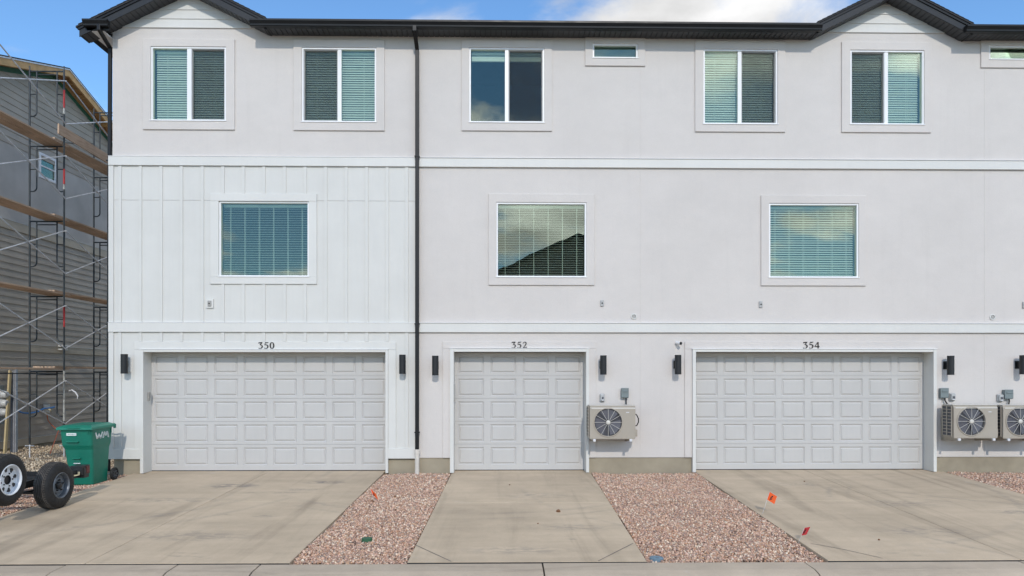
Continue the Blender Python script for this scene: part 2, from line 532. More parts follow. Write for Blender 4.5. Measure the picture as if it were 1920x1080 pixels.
def glass(name, refl, tint):
    t = NT(name)
    tr = t.n('ShaderNodeBsdfTransparent'); tr.inputs['Color'].default_value = (*tint, 1)
    gl = t.n('ShaderNodeBsdfGlossy'); gl.inputs['Roughness'].default_value = 0.0
    gl.inputs['Color'].default_value = (0.92, 1.0, 0.87, 1)
    # gentle waviness of insulated glass
    w = t.noise(1.3, 2)
    t.l(t.bump(w, 0.06, 0.02), gl.inputs['Normal'])
    fr = t.n('ShaderNodeFresnel'); fr.inputs['IOR'].default_value = 1.5
    fac = t.math('ADD', t.math('MULTIPLY', fr.outputs[0], 0.9), refl, True)
    mx = t.n('ShaderNodeMixShader')
    t.l(fac, mx.inputs[0]); t.l(tr.outputs[0], mx.inputs[1]); t.l(gl.outputs[0], mx.inputs[2])
    M[name] = t.done(mx.outputs[0])
glass('glass', 0.032, (0.84, 0.895, 0.86))

t = NT('insect_screen')
tr = t.n('ShaderNodeBsdfTransparent')
df = t.n('ShaderNodeBsdfDiffuse'); df.inputs['Color'].default_value = (0.045, 0.045, 0.048, 1)
mx = t.n('ShaderNodeMixShader')
wv = t.rng(t.noise(2.0, 3), 0.3, 0.7, 0.24, 0.29)
t.l(wv, mx.inputs[0]); t.l(tr.outputs[0], mx.inputs[1]); t.l(df.outputs[0], mx.inputs[2])
M['insect_screen'] = t.done(mx.outputs[0])

# ================================================================== SETTING
SLOPE = 0.0386
SKEW = 0.017
def skx(Y):
    """the driveways run a touch off square to the wall"""
    return SKEW*(np.minimum(Y, 14.1)-14.1)
def gz(Y):
    """driveway level"""
    return -SLOPE * (14.13 - Y) if Y < 14.13 else 0.0
YK0, YK1 = 8.02, 7.45          # back and front of the kerb

# ground sheet, bent at the kerb and at the wall
prof = [(-400, -0.36), (6.9, -0.36), (YK1, -0.36), (YK0-0.1, gz(YK0)-0.14), (YK0+0.05, gz(YK0)-0.05), (14.13, -0.05), (20, -0.03), (600, -0.03)]
mb = MB()
xs = [-600, -40, -20, -9, 0, 9, 20, 40, 600]
mb.add([(x, y, z) for y, z in prof for x in xs],
       [(j*len(xs)+i, j*len(xs)+i+1, (j+1)*len(xs)+i+1, (j+1)*len(xs)+i) for j in range(len(prof)-1) for i in range(len(xs)-1)])
g = mb.build('ground', M['dirt'], None, origin=(0,0,0)); tag(g, kind='structure')
st = MB().box(-120, 120, -1.2, 6.99, -0.40, -0.352).build('street', M['asphalt']); tag(st, kind='structure')

# kerb: slabs between real joints
kr = bpy.data.objects.new('kerb', None); link(kr, None, (0, YK0, gz(YK0))); tag(kr, kind='structure')
kj = [-17.0, -14.2, -11.3, -8.3, at(102,1066,7.8).x, at(318,1066,7.8).x, at(477,1066,7.8).x, at(1019,1066,7.8).x, at(1522,1066,7.8).x, at(1935,1066,7.8).x, 9.2, 12.2, 15.2]
zk = gz(YK0)
for a, b in zip(kj[:-1], kj[1:]):
    j = rnd.uniform(-0.004, 0.004)
    pr = [(YK0-0.008, zk-0.35), (YK0-0.008, zk-0.012+j), (YK0-0.03, zk-0.004+j), (YK0-0.30, zk-0.012+j), (YK0-0.40, zk-0.035+j), (YK0-0.55, zk-0.10+j), (6.98, zk-0.115+j), (6.98, zk-0.35)]
    MB().prism(pr, 'x', a+0.008, b-0.008).build('kerb_slab', M['kerb_concrete'], kr, 0.006)

# driveways: slabs divided by joints
def driveway(label_x, xl, xr, xmid, ysplit, name='driveway'):
    root = bpy.data.objects.new(name, None); link(root, None, ((xl+xr)/2, 11, gz(11))); tag(root, kind='structure')
    xsp = [xl] + ([xmid] if xmid is not None else []) + [xr]
    ysp = [YK0+0.004, ysplit, 14.20]
    for i in range(len(xsp)-1):
        for j in range(2):
            g_ = 0.004
            x0, x1 = xsp[i]+(g_ if i else 0), xsp[i+1]-(g_ if i < len(xsp)-2 else 0)
            y0, y1 = ysp[j]+(g_ if j else 0.020), ysp[j+1]-(g_ if j == 0 else 0)
            b = MB()
            vs = []
            for dz in (-0.14, 0.0):
                vs += [(x0+skx(y0),y0,-SLOPE*(14.13-y0)+dz),(x1+skx(y0),y0,-SLOPE*(14.13-y0)+dz),(x1+skx(y1),y1,-SLOPE*(14.13-y1)+dz),(x0+skx(y1),y1,-SLOPE*(14.13-y1)+dz)]
            b.add(vs, [(0,3,2,1),(4,5,6,7),(0,1,5,4),(1,2,6,5),(2,3,7,6),(3,0,4,7)])
            b.build('slab', M['concrete'], root, 0.005)
    return root
def XD(px): return at(px, 882, 14.1).x
D350 = (XD(262), XD(723)); D352 = (XD(849), XD(1105)); D354 = (XD(1300), XD(1757))
driveway(0, *D350, XD(506), 11.3)
driveway(0, *D352, None, 11.15)
driveway(0, *D354, XD(1508), 11.25)
for a, b in (D350, D352, D354):
    e = skx(YK0)
    box('joint_filler', M['rubber'], kr, a+e, b+e, YK0-0.0075, YK0+0.023, zk-0.10, zk-0.007)
# saw-cut corners of the middle driveway and hairline cracks lie as thin recessed seams
def seam(pts, w=0.008):
    b = MB()
    for p, q in zip(pts[:-1], pts[1:]):
        p = Vector((p[0], p[1], gz(p[1])+0.0035)); q = Vector((q[0], q[1], gz(q[1])+0.0035))
        s = (q-p).cross(Vector((0,0,1))).normalized()*w/2
        b.add([p-s, p+s, q+s, q-s], [(0,1,2,3)])
    return b
def gp(px, py):
    """point of the driveway surface seen at (px, py)"""
    lo, hi = 6.0, 14.2
    for _ in range(50):
        m_ = (lo+hi)/2
        if at(px, py, m_).z > gz(m_): lo = m_
        else: hi = m_
    p = at(px, py, lo); return p.x, lo

# gravel beds: thousands of crushed stones
PAL = np.array([(0.50,0.33,0.27),(0.42,0.28,0.23),(0.56,0.41,0.34),(0.36,0.25,0.22),(0.60,0.49,0.42),(0.46,0.32,0.24),(0.30,0.22,0.20),(0.52,0.37,0.33),(0.64,0.57,0.51),(0.40,0.24,0.17),(0.27,0.22,0.21)])
def gravel(name, x0, x1, y0, y1, dens, label, zoff=-0.045, seed=1, keep=None, smin=0.0075, smax=0.0165, pal=None):
    rg = np.random.default_rng(seed)
    n = int((x1-x0)*(y1-y0)*dens)
    px = rg.uniform(x0, x1, n); py = rg.uniform(y0, y1, n)
    px = px + skx(py)
    if keep is not None:
        k = keep(px, py); px = px[k]; py = py[k]; n = len(px)
    base = np.where(py < 14.13, -SLOPE*(14.13-py), 0.0) + zoff
    layer = rg.uniform(0.0, 0.036, n) + 0.012*np.sin(px*2.3+py*1.7) + 0.008*np.sin(px*5.1-py*3.3)
    s = rg.uniform(smin, smax, n)*np.where(rg.random(n) < 0.06, 1.4, 1.0)
    c = np.array([[-1,-1,-1],[1,-1,-1],[1,1,-1],[-1,1,-1],[-1,-1,1],[1,-1,1],[1,1,1],[-1,1,1]], float)
    v = c[None] * rg.uniform(0.45, 1.0, (n, 8, 3)) * rg.uniform(0.55, 1.15, (n, 1, 3)) * s[:, None, None]
    q = rg.normal(size=(n, 4)); q /= np.linalg.norm(q, axis=1)[:, None]
    w_, a, b, d = q.T
    Rm = np.stack([np.stack([1-2*(b*b+d*d), 2*(a*b-d*w_), 2*(a*d+b*w_)], 1), np.stack([2*(a*b+d*w_), 1-2*(a*a+d*d), 2*(b*d-a*w_)], 1), np.stack([2*(a*d-b*w_), 2*(b*d+a*w_), 1-2*(a*a+b*b)], 1)], 1)
    v = np.einsum('nij,nkj->nki', Rm, v)
    v += np.stack([px, py, base+layer], 1)[:, None]
    tri = np.array([[0,2,1],[0,3,2],[4,5,6],[4,6,7],[0,1,5],[0,5,4],[1,2,6],[1,6,5],[2,3,7],[2,7,6],[3,0,4],[3,4,7]])
    F = (tri[None] + (np.arange(n)*8)[:, None, None]).reshape(-1)
    org = Vector(((x0+x1)/2, (y0+y1)/2, -0.1))
    V = v.reshape(-1, 3) - np.array(org)
    me = bpy.data.meshes.new(name)
    me.vertices.add(len(V)); me.vertices.foreach_set('co', V.astype(np.float32).ravel())
    me.loops.add(len(F)); me.loops.foreach_set('vertex_index', F.astype(np.int32))
    me.polygons.add(len(F)//3); me.polygons.foreach_set('loop_start', np.arange(0, len(F), 3, dtype=np.int32))
    me.polygons.foreach_set('loop_total', np.full(len(F)//3, 3, dtype=np.int32))
    me.update(calc_edges=True)
    colr = (PAL if pal is None else pal)[rg.integers(0, len(PAL), n)] * rg.uniform(0.8, 1.15, (n, 1)) * np.array((1.26, 1.19, 1.05))
    ca = me.attributes.new('stone', 'FLOAT_COLOR', 'POINT')
    ca.data.foreach_set('color', np.concatenate([np.repeat(colr, 8, 0), np.ones((n*8, 1))], 1).astype(np.float32).ravel())
    me.materials.append(M['gravel'])
    o = bpy.data.objects.new(name, me); link(o, None, org)
    return tag(o, label, 'gravel', 'pink gravel beds', 'stuff')
def bed(x0, x1, y0, y1):
    b = MB()
    b.add([(x0+skx(y0),y0,gz(y0)-0.035),(x1+skx(y0),y0,gz(y0)-0.035),(x1+skx(y1),y1,gz(y1)-0.035),(x0+skx(y1),y1,gz(y1)-0.035)], [(0,1,2,3)])
    tag(b.build('gravel_bed', M['gravel_bed']), kind='structure')
G = [(D350[1]+0.02, D352[0]-0.02), (D352[1]+0.02, D354[0]-0.02), (D354[1]+0.02, 15.0)]
for x0, x1 in G: bed(x0, x1, YK0+0.01, YW)
bed(-8.6, D350[0]-0.02, YK0+0.01, 13.0)
gravel('gravel', *G[0], YK0+0.03, YW-0.02, 4800, 'pink crushed gravel strip between the 350 and 352 driveways', seed=1)
gravel('gravel', *G[1], YK0+0.03, YW-0.02, 4800, 'wide pink crushed gravel bed between the 352 and 354 driveways', seed=2)
gravel('gravel', G[2][0], 13.5, YK0+0.03, YW-0.02, 3600, 'pink crushed gravel at the right edge under the paired air conditioners', seed=3, keep=lambda x, y: x < 9.05+(y-9.5)*1.2)
gravel('gravel', -9.6, D350[0]-0.02, 8.4, 13.83, 3800, 'pink crushed gravel around the green bin and trailer', seed=4, keep=lambda x, y: (y > 9.0) & (x > -8.55-(13.2-y)*0.28+0.12*np.sin(y*5)) & ((y < 13.0) | (x > -8.25)))
gravel('rubble', -13.1, -8.0, 10.0, 23.0, 160, 'loose pale rubble on the dirt below the scaffold', zoff=-0.04, seed=5, keep=lambda x, y: (x < -8.7-(13.2-y)*0.28) | (y > 13.4), smin=0.008, smax=0.030, pal=np.array([(0.46,0.40,0.33)]*4+[(0.36,0.31,0.25)]*4+[(0.52,0.46,0.38)]*3))

# ================================================================== TOWNHOUSE ROW
XL, XR = X(211), 16.0
ZS = Z(900, 70)                       # soffit level at the wall
house = thing('townhouse_row', (XL, YW, 0), 'long white three-storey townhouse row with black eaves and three garages', 'townhouse')
bandU = (np.mean([Z(210,312), Z(1920,318)]), np.mean([Z(210,295), Z(1920,302)]))
bandL = (np.mean([Z(210,623), Z(1900,624)]), np.mean([Z(210,605), Z(1900,607.5)]))
ZF = np.mean([Z(230,860), Z(1200,857.5), Z(1850,856)])   # foundation top
XB = X(786)                           # where board siding ends

WIN = []   # name, outer rect px, trim rect px, kind
WIN += [dict(o=(283.7,88.3,424.6,227.6), t=(268.9,74,440.8,243.7), m=(350.7,359), scr='r', blind=58, drop=1.0)]
WIN += [dict(o=(566.3,90,705.8,230), t=(550.8,75.6,721.3,245.4), m=(633.3,640.2), scr='l', blind=58, drop=1.0)]
WIN += [dict(o=(879.7,90.4,1020.7,231), t=(865.8,76.4,1035,246), m=(946.7,953.2), scr='r', blind=75, drop=0.14)]
WIN += [dict(o=(1111,83,1195.6,110.2), t=(1096.9,71.8,1209.5,124.4), m=None, scr=None, blind=None, drop=0)]
WIN += [dict(o=(1318.3,93.3,1457.3,234), t=(1302.7,78.3,1471.7,248), m=(1383.3,1390), scr='r', blind=58, drop=1.0)]
WIN += [dict(o=(1593.3,95,1731.7,234.7), t=(1577.3,80,1744.7,249), m=(1658,1665), scr='l', blind=58, drop=1.0)]
WIN += [dict(o=(1853.3,86.7,1937.5,113.3), t=(1838,75,1951,128), m=None, scr=None, blind=None, drop=0)]
WIN += [dict(o=(411.3,378,580,519.5), t=(395.8,364,594.8,533), m=None, scr=None, blind=12, drop=1.0)]
WIN += [dict(o=(930.5,380,1099.3,520.4), t=(916,364.2,1114.4,534.9), m=None, scr=None, blind=6, drop=1.0)]
WIN += [dict(o=(1441,381.9,1609,521.3), t=(1426.3,366.7,1622.4,536), m=None, scr=None, blind=35, drop=1.0)]
for w in WIN:
    a, b, c, d = w['o']; mx_ = (a+c)/2
    w['R'] = (X(a), X(c), Z(mx_, d), Z(mx_, b))
    a, b, c, d = w['t']
    w['T'] = (X(a), X(c), Z(mx_, d), Z(mx_, b))
GAR = [dict(o=(271,660.2,723.5), t=(253.8,641,742.8), c=(265,655.6,728.3), n=8, hn='350', siding=True),
       dict(o=(851,659.7,1098.5), t=(830.4,640.4,1117), c=(844,653.6,1104), n=4, hn='352', siding=False),
       dict(o=(1303.7,660,1747.5), t=(1283.6,640.6,1763.5), c=(1297.4,654.8,1753.5), n=8, hn='354', siding=False)]
for g_ in GAR:
    for k in 'otc':
        a, b, c = g_[k]; g_[k.upper()] = (X(a), X(c), Z((a+c)/2, b))

holes = [w['R'] for w in WIN] + [((g_['O'][0]+g_['C'][0])/2, (g_['O'][1]+g_['C'][1])/2, -1, (g_['O'][2]+g_['C'][2])/2) for g_ in GAR]
MB().holed(XL, XR, ZF, ZS+0.02, holes, YW, YW+0.16).build('wall', M['stucco'], house)
# foundation, recessed 25 mm
fx = [XL+0.02] + [v for g_ in GAR for v in (g_['C'][0], g_['C'][1])] + [XR]
for a, b in zip(fx[0::2], fx[1::2]):
    box('foundation', M['foundation'], house, a, b, YW+0.02, YW+0.2, -0.5, ZF-0.001)
# remaining shell
box('side_wall', M['stucco'], house, XL, XL+0.15, YW+0.161, 26, -0.3, ZS+0.02)
box('back_wall', M['stucco'], house, XL+0.151, XR, 25.85, 26, -0.3, ZS+0.02)
box('end_wall', M['stucco'], house, XR-0.15, XR-0.001, YW+0.161, 25.84, -0.3, ZS+0.02)
# stucco control joints: narrow recessed-looking metal beads
for px, p0, p1 in ((1201, 130, 295), (1201, 320, 603), (1201, 627, 855), (1846, 130, 298), (1846, 322, 604), (1846, 627, 854)):
    x = X(px); z0, z1 = Z(px, p1), Z(px, p0)
    box('control_joint', M['stucco'], house, x-0.006, x+0.006, YW-0.004, YW+0.02, z0, z1, 0.002)

# bands
for (z0, z1) in (bandU, bandL):
    box('band', M['trim_white'], house, XL-0.06, XB, YW-0.055, YW+0.001, z0, z1, 0.004)
    box('band', M['trim_white'], house, XB+0.004, XR, YW-0.045, YW+0.001, z0, z1, 0.004)
    box('drip_flashing', M['vinyl_white'], house, XL-0.062, XR, YW-0.062, YW+0.002, z1+0.001, z1+0.008)

# board-and-batten cladding of the first unit
SH = [(WIN[7]['T'][0], WIN[7]['T'][1], WIN[7]['T'][2], WIN[7]['T'][3])]
g0 = GAR[0]
YP = YW-0.014
zseam = Z(300, 375.6)
zwt0, zwt1 = ZF, Z(230, 841.6)
MB().holed(XL-0.055, XB, bandL[1]+0.009, zseam-0.003, SH, YP, YW-0.001).build('siding_panel', M['siding_white'], house)
MB().holed(XL-0.055, XB, zseam+0.003, bandU[0], SH, YP, YW-0.001).build('siding_panel', M['siding_white'], house)
MB().holed(XL-0.055, XB, zwt1, bandL[0], [(g0['T'][0], g0['T'][1], -1, g0['T'][2])], YP, YW-0.001).build('siding_panel', M['siding_white'], house)
for a, b in ((XL-0.06, g0['C'][0]), (g0['C'][1], XB)):
    box('water_table', M['trim_white'], house, a, b, YW-0.05, YW+0.001, zwt0-0.01, zwt1, 0.004)
bat = [81,198,318,435,556,675,793,911,1031,1150,1268,1387,1505,1624,1737]
bw = 0.032
def batten(x, z0, z1):
    if z1-z0 > 0.03:
        box('batten', M['siding_white'], house, x-bw, x+bw, YP-0.019, YP+0.002, z0, z1, 0.003)
for b in bat:
    x = X(200+b/3.085)
    T = WIN[7]['T']
    if T[0]-bw < x < T[1]+bw:
        batten(x, bandL[1]+0.01, T[2]-0.002); batten(x, T[3]+0.002, bandU[0]-0.001)
    else:
        batten(x, bandL[1]+0.01, bandU[0]-0.001)
    GT = g0['T']
    if GT[0]-bw < x < GT[1]+bw: batten(x, GT[2]+0.002, bandL[0]-0.001)
    else: batten(x, zwt1+0.001, bandL[0]-0.001)
for z0, z1 in ((bandL[1]+0.01, bandU[0]-0.001), (zwt1+0.001, bandL[0]-0.001)):
    box('corner_board', M['siding_white'], house, XL-0.062, X(214.5), YP-0.024, YW-0.0005, z0, z1, 0.003)

# ------------------------------------------------------------------ windows
def make_window(i, w):
    x0, x1, z0, z1 = w['R']; tx0, tx1, tz0, tz1 = w['T']
    wd = bpy.data.objects.new('window', None); link(wd, house, ((x0+x1)/2, YW, z0))
    onsid = (i == 7)
    tm = M['trim_white'] if onsid else M['stucco']
    yt = YW-0.042 if onsid else YW-0.030
    if onsid:
        box('trim', tm, wd, tx0, tx1, yt-0.004, YW-0.0005, z1, tz1, 0.004); box('trim', tm, wd, tx0, tx1, yt, YW-0.0005, tz0, z0, 0.004)
        box('trim', tm, wd, tx0, x0, yt, YW-0.0005, z0+0.0005, z1-0.0005, 0.003); box('trim', tm, wd, x1, tx1, yt, YW-0.0005, z0+0.0005, z1-0.0005, 0.003)
    else:
        MB().holed(tx0, tx1, tz0, tz1, [w['R']], yt, YW+0.02).build('trim', tm, wd, 0.006)
    # vinyl frame
    fw = 0.034; yf0, yf1 = YW-0.012, YW+0.075
    fr = MB().holed(x0+0.001, x1-0.001, z0+0.001, z1-0.001, [(x0+fw, x1-fw, z0+fw, z1-fw)], yf0, yf1)
    fr.box(x0-0.012, x1+0.012, yt-0.014, yf0+0.01, z0-0.004, z0+0.014)
    fr.build('frame', M['vinyl_white'], wd, 0.003)
    gx0, gx1, gz0, gz1 = x0+fw, x1-fw, z0+fw, z1-fw
    yg = YW+0.030
    if w['m']:
        m0, m1 = X(w['m'][0]), X(w['m'][1])
        box('meeting_stile', M['vinyl_white'], wd, m0, m1, YW-0.002, YW+0.06, gz0, gz1, 0.003)
        cells = [(gx0, m0), (m1, gx1)]
        for k, (a, b) in enumerate(cells):
            slide = (w['scr'] == 'lr'[k])
            y = yg+0.022 if slide else yg
            if slide:
                sw = 0.022
                MB().holed(a+0.001, b-0.001, gz0+0.001, gz1-0.001, [(a+sw, b-sw, gz0+sw, gz1-sw)], y-0.012, y+0.014).build('sash', M['vinyl_white'], wd, 0.002)
                box('pane', M['glass'], wd, a+sw, b-sw, y, y+0.0025, gz0+sw, gz1-sw)
                MB().holed(a+0.002, b-0.002, gz0+0.002, gz1-0.002, [(a+0.016, b-0.016, gz0+0.016, gz1-0.016)], YW+0.010, YW+0.020).build('screen_frame', M['outlet_grey'], wd)
                q = MB().box(a+0.016, b-0.016, YW+0.014, YW+0.0144, gz0+0.016, gz1-0.016).build('insect_screen', M['insect_screen'], wd)
            else:
                box('pane', M['glass'], wd, a, b, y, y+0.0025, gz0, gz1)
    else:
        box('pane', M['glass'], wd, gx0, gx1, yg, yg+0.0025, gz0, gz1)
    # blind behind the glass
    if w['blind'] is not None:
        yb = YW+0.135
        rail = 0.055
        box('headrail', M['blind_white'], wd, gx0+0.012, gx1-0.012, yb-0.03, yb+0.03, gz1-rail, gz1-0.004, 0.003)
        b = MB(); pitch = 0.0475; sw = 0.0255; tl = R(w['blind'])
        zb = gz1-rail-0.03; zend = gz1-(gz1-gz0)*w['drop']+0.035
        if w['drop'] < 0.5: pitch = 0.009
        dy, dz = math.cos(tl)*sw, -math.sin(tl)*sw      # room edge up, street edge down
        k = 0
        while zb > zend:
            j = rnd.uniform(-0.002, 0.002); jy = rnd.uniform(-0.002, 0.002)
            xa, xb = gx0+0.014, gx1-0.014
            n_ = (-math.sin(tl)*0.0016, math.cos(tl)*0.0016)
            cr = 0.003
            p = [(-dy, dz), (0, 0), (dy, -dz)]
            top = [(yb+jy+q[0]-math.sin(tl)*(cr if i_ == 1 else 0), zb+j+q[1]+math.cos(tl)*(cr if i_ == 1 else 0)) for i_, q in enumerate(p)]
            bot = [(a_-n_[0], c_-n_[1]) for a_, c_ in top][::-1]
            b.prism(top+bot, 'x', xa, xb)
            zb -= pitch; k += 1
        o = b.build('blind_slats', M['blind_white'], wd); o['kind'] = 'stuff'
        box('bottom_rail', M['blind_white'], wd, gx0+0.014, gx1-0.014, yb-0.024, yb+0.024, zb-0.012, zb+0.010, 0.003)
        if w['drop'] > 0.5:
            cd = MB(); n_c = 6 if i >= 7 else 3
            cells = [(gx0, gx1)]
            for k in range(n_c):
                x = gx0 + (gx1-gx0)*(k+0.5)/n_c
                for s in (-1, 1): cd.box(x-0.003, x+0.003, yb+s*0.027-0.0008, yb+s*0.027+0.0008, zb, gz1-rail)
            o = cd.build('ladder_cords', M['blind_white'], wd); o['kind'] = 'stuff'
    else:
        box('obscure_lining', M['frost'], wd, gx0-0.02, gx1+0.02, YW+0.10, YW+0.104, gz0-0.02, gz1+0.02)
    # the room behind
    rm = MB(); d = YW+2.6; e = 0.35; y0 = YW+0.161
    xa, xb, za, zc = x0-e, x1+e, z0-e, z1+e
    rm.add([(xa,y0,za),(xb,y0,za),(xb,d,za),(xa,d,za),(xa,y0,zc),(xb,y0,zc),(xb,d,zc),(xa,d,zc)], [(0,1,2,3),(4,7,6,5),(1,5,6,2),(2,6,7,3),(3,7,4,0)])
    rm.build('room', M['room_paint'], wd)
for i, w in enumerate(WIN): make_window(i, w)

# ------------------------------------------------------------------ garage doors
def digits_mesh(s, h):
    """serif numerals as ribbons of varying width"""
    S = {'3': [[(0.06,0.80,0.05),(0.09,0.93,0.12),(0.30,0.93,0.15),(0.62,0.97,0.10)], [(0.62,0.97,0.08),(0.45,0.80,0.10),(0.27,0.61,0.07)],
               [(0.25,0.60,0.07),(0.46,0.58,0.10),(0.60,0.45,0.16),(0.62,0.30,0.18),(0.54,0.14,0.14),(0.38,0.04,0.08),(0.18,0.03,0.06),(0.05,0.10,0.11)]],
         '5': [[(0.22,0.95,0.12),(0.45,0.93,0.14),(0.68,1.0,0.06)], [(0.22,0.96,0.07),(0.12,0.56,0.07)],
               [(0.12,0.56,0.06),(0.30,0.62,0.09),(0.50,0.56,0.14),(0.61,0.40,0.18),(0.59,0.22,0.17),(0.46,0.07,0.12),(0.25,0.02,0.06),(0.05,0.10,0.11)]],
         '0': [[(0.36+0.27*math.sin(a), 0.5+0.47*math.cos(a), 0.07+0.12*abs(math.sin(a))) for a in [2*math.pi*k/24 for k in range(25)]]],
         '2': [[(0.08,0.76,0.13),(0.18,0.92,0.08),(0.36,0.97,0.09),(0.54,0.88,0.15),(0.57,0.70,0.17),(0.44,0.46,0.12),(0.22,0.22,0.08),(0.06,0.06,0.06)], [(0.05,0.07,0.12),(0.40,0.07,0.15),(0.62,0.08,0.11),(0.66,0.22,0.05)]],
         '4': [[(0.52,0.0,0.16),(0.52,0.97,0.15)], [(0.50,0.97,0.09),(0.02,0.32,0.08)], [(0.0,0.30,0.11),(0.74,0.30,0.11)]]}
    out = []
    for ch in s:
        b = MB()
        for st_ in S[ch]:
            n = len(st_); L = []; Rr = []
            for i in range(n):
                x, z, w = st_[i]
                a = st_[max(i-1, 0)]; c = st_[min(i+1, n-1)]
                d = Vector((c[0]-a[0], c[1]-a[1])).normalized()
                L.append(((x-d.y*w/2)*h, (z+d.x*w/2)*h)); Rr.append(((x+d.y*w/2)*h, (z-d.x*w/2)*h))
            vs = []; fs = []
            for y in (0, 0.012):
                for i in range(n): vs += [(L[i][0], y, L[i][1]), (Rr[i][0], y, Rr[i][1])]
            m_ = 2*n
            for i in range(n-1):
                a = 2*i
                fs += [(a, a+1, a+3, a+2), (m_+a, m_+a+2, m_+a+3, m_+a+1), (a, a+2, m_+a+2, m_+a), (a+1, m_+a+1, m_+a+3, a+3)]
            fs += [(0, m_, m_+1, 1), (m_-2, m_-1, 2*m_-1, 2*m_-2)]
            b.add(vs, fs)
        out.append(b)
    return out
NUMX = {'350': (484, 642.8, 655.2), '352': (959, 641.8, 654), '354': (1506, 642, 654.8)}
panel_cache = {}
def panel_mesh(w, h):
    key = (round(w,3), round(h,3))
    if key in panel_cache: return panel_cache[key]
    b = MB(); lv = [(0, -0.0005), (0.022, 0.0190), (0.026, 0.0190), (0.052, 0.001), (0.056, 0.001)]
    vs = []
    for ins, y in lv:
        vs += [(-w/2+ins, y, ins), (w/2-ins, y, ins), (w/2-ins, y, h-ins), (-w/2+ins, y, h-ins)]
    fs = []
    for k in range(len(lv)-1):
        for j in range(4):
            a = 4*k+j; c = 4*k+(j+1) % 4
            fs.append((a, c, c+4, a+4))
    k = 4*(len(lv)-1); fs.append((k, k+1, k+2, k+3))
    b.add(vs, fs)
    me = b.mesh('panel', M['door_white']); panel_cache[key] = me
    return me
for gi, g_ in enumerate(GAR):
    x0, x1, zt = g_['O']; cx0, cx1, cz = g_['C']; tx0, tx1, tz = g_['T']
    tm = M['trim_white']
    gm = M['trim_white'] if g_['siding'] else M['stucco']
    # flat outer trim (head + legs)
    yt = YW-0.040 if g_['siding'] else YW-0.022
    zleg = ZF
    box('garage_trim', gm, house, tx0, tx1, yt, YW-0.0005, cz+0.001, tz, 0.004)
    box('garage_trim', gm, house, tx0, cx0-0.001, yt+0.002, YW-0.0005, zleg, cz, 0.004)
    box('garage_trim', gm, house, cx1+0.001, tx1, yt+0.002, YW-0.0005, zleg, cz, 0.004)
    # casing lining the opening
    yc = YW-0.055
    box('garage_casing', tm, house, cx0, x0, yc, YD+0.05, 0.0, cz-0.001, 0.003)
    box('garage_casing', tm, house, x1, cx1, yc, YD+0.05, 0.0, cz-0.001, 0.003)
    box('garage_casing', tm, house, x0+0.0005, x1-0.0005, yc+0.002, YD+0.05, zt, cz-0.002, 0.003)
    box('drip_flashing', M['vinyl_white'], house, cx0-0.01, cx1+0.01, yc-0.012, YW-0.001, cz+0.0005, cz+0.010)
    dr = bpy.data.objects.new('garage_door', None); link(dr, house, ((x0+x1)/2, YD, 0.01))
    n = g_['n']; pitch = (x1-x0)/n
    dx0, dx1 = x0-0.02, x1+0.02
    zc = 0.015
    hs = [0.535, 0.476, 0.476, 0.476, 0.476]
    pw, ph = pitch*0.80, 0.365
    pm = panel_mesh(pw, ph)
    for r, h_ in enumerate(hs):
        hl = []
        pz = zc + (0.105 if r == 0 else 0.048)
        for k in range(n):
            xc = x0+pitch*(k+0.5)
            hl.append((xc-pw/2, xc+pw/2, pz, pz+ph))
        MB().holed(dx0, dx1, zc+0.002, zc+h_-0.002, hl, YD, YD+0.020).build('section', M['door_white'], dr)
        box('section_core', M['door_white'], dr, dx0, dx1, YD+0.0205, YD+0.05, zc+0.0005, zc+h_-0.0005)
        for k in range(n):
            inst('panel', pm, dr, (x0+pitch*(k+0.5), YD, pz))
        zc += h_
    box('bottom_seal', M['rubber'], dr, dx0, dx1, YD+0.006, YD+0.045, 0.001, 0.017)
    # stops down the sides
    # house number
    px, pt, pb = NUMX[g_['hn']]
    zb = Z(px, pb)+0.014; hh = Z(px, pt)-zb+0.010
    y = yt-0.012
    nm = thing('house_number', (X(px, y), y, zb), 'black serif house number %s over the %s garage door' % (g_['hn'], ['wide left', 'narrow middle', 'wide right'][gi]), 'house number', 'house numbers over the garages')
    for k, b in enumerate(digits_mesh(g_['hn'], hh)):
        me = b.mesh('digit', M['number_black'])
        inst('digit', me, nm, (X(px, y)+k*hh*0.88, y, zb))
# dark garage behind the doors
box('garage_void', M['room_paint'], house, XL+0.2, XR-0.2, YD+0.06, YD+0.10, 0.0, 2.75)

# ------------------------------------------------------------------ eaves, gables, roof
OV = 0.30
YE = YW-OV
gz2 = [Z(1523, 72), Z(1660.7, 4)]
GAB = [dict(c=X(354.5), hw=X(504)-X(354.5)), dict(c=X(1660.7), hw=(X(1798)-X(1523))/2)]
for g_ in GAB: g_['za'] = ZS + 0.5*g_['hw']
sb_len = OV
def soffit_board_mesh():
    b = MB(); b.box(-0.045, 0.045, 0, OV, 0, 0.010)
    return b.mesh('soffit_board', M['soffit_black'])
SBM = soffit_board_mesh()
def soffit_run(xa, xb):
    n = max(1, round((xb-xa)/0.105)); s = (xb-xa)/n
    for k in range(n):
        o = inst('soffit_board', SBM, house, (xa+s*(k+0.5), YE, ZS))
        o.scale = (s/0.105, 1, 1)
EAV = [(GAB[0]['c']+GAB[0]['hw'], GAB[1]['c']-GAB[1]['hw']), (GAB[1]['c']+GAB[1]['hw'], XR)]
for a, b in EAV:
    soffit_run(a, min(b, 12.5))
    box('soffit_backing', M['number_black'], house, a, b, YE, YW, ZS+0.0135, ZS+0.0195)
    box('fascia', M['fascia_black'], house, a-0.05, b+0.05, YE-0.022, YE, ZS-0.006, ZS+0.16)
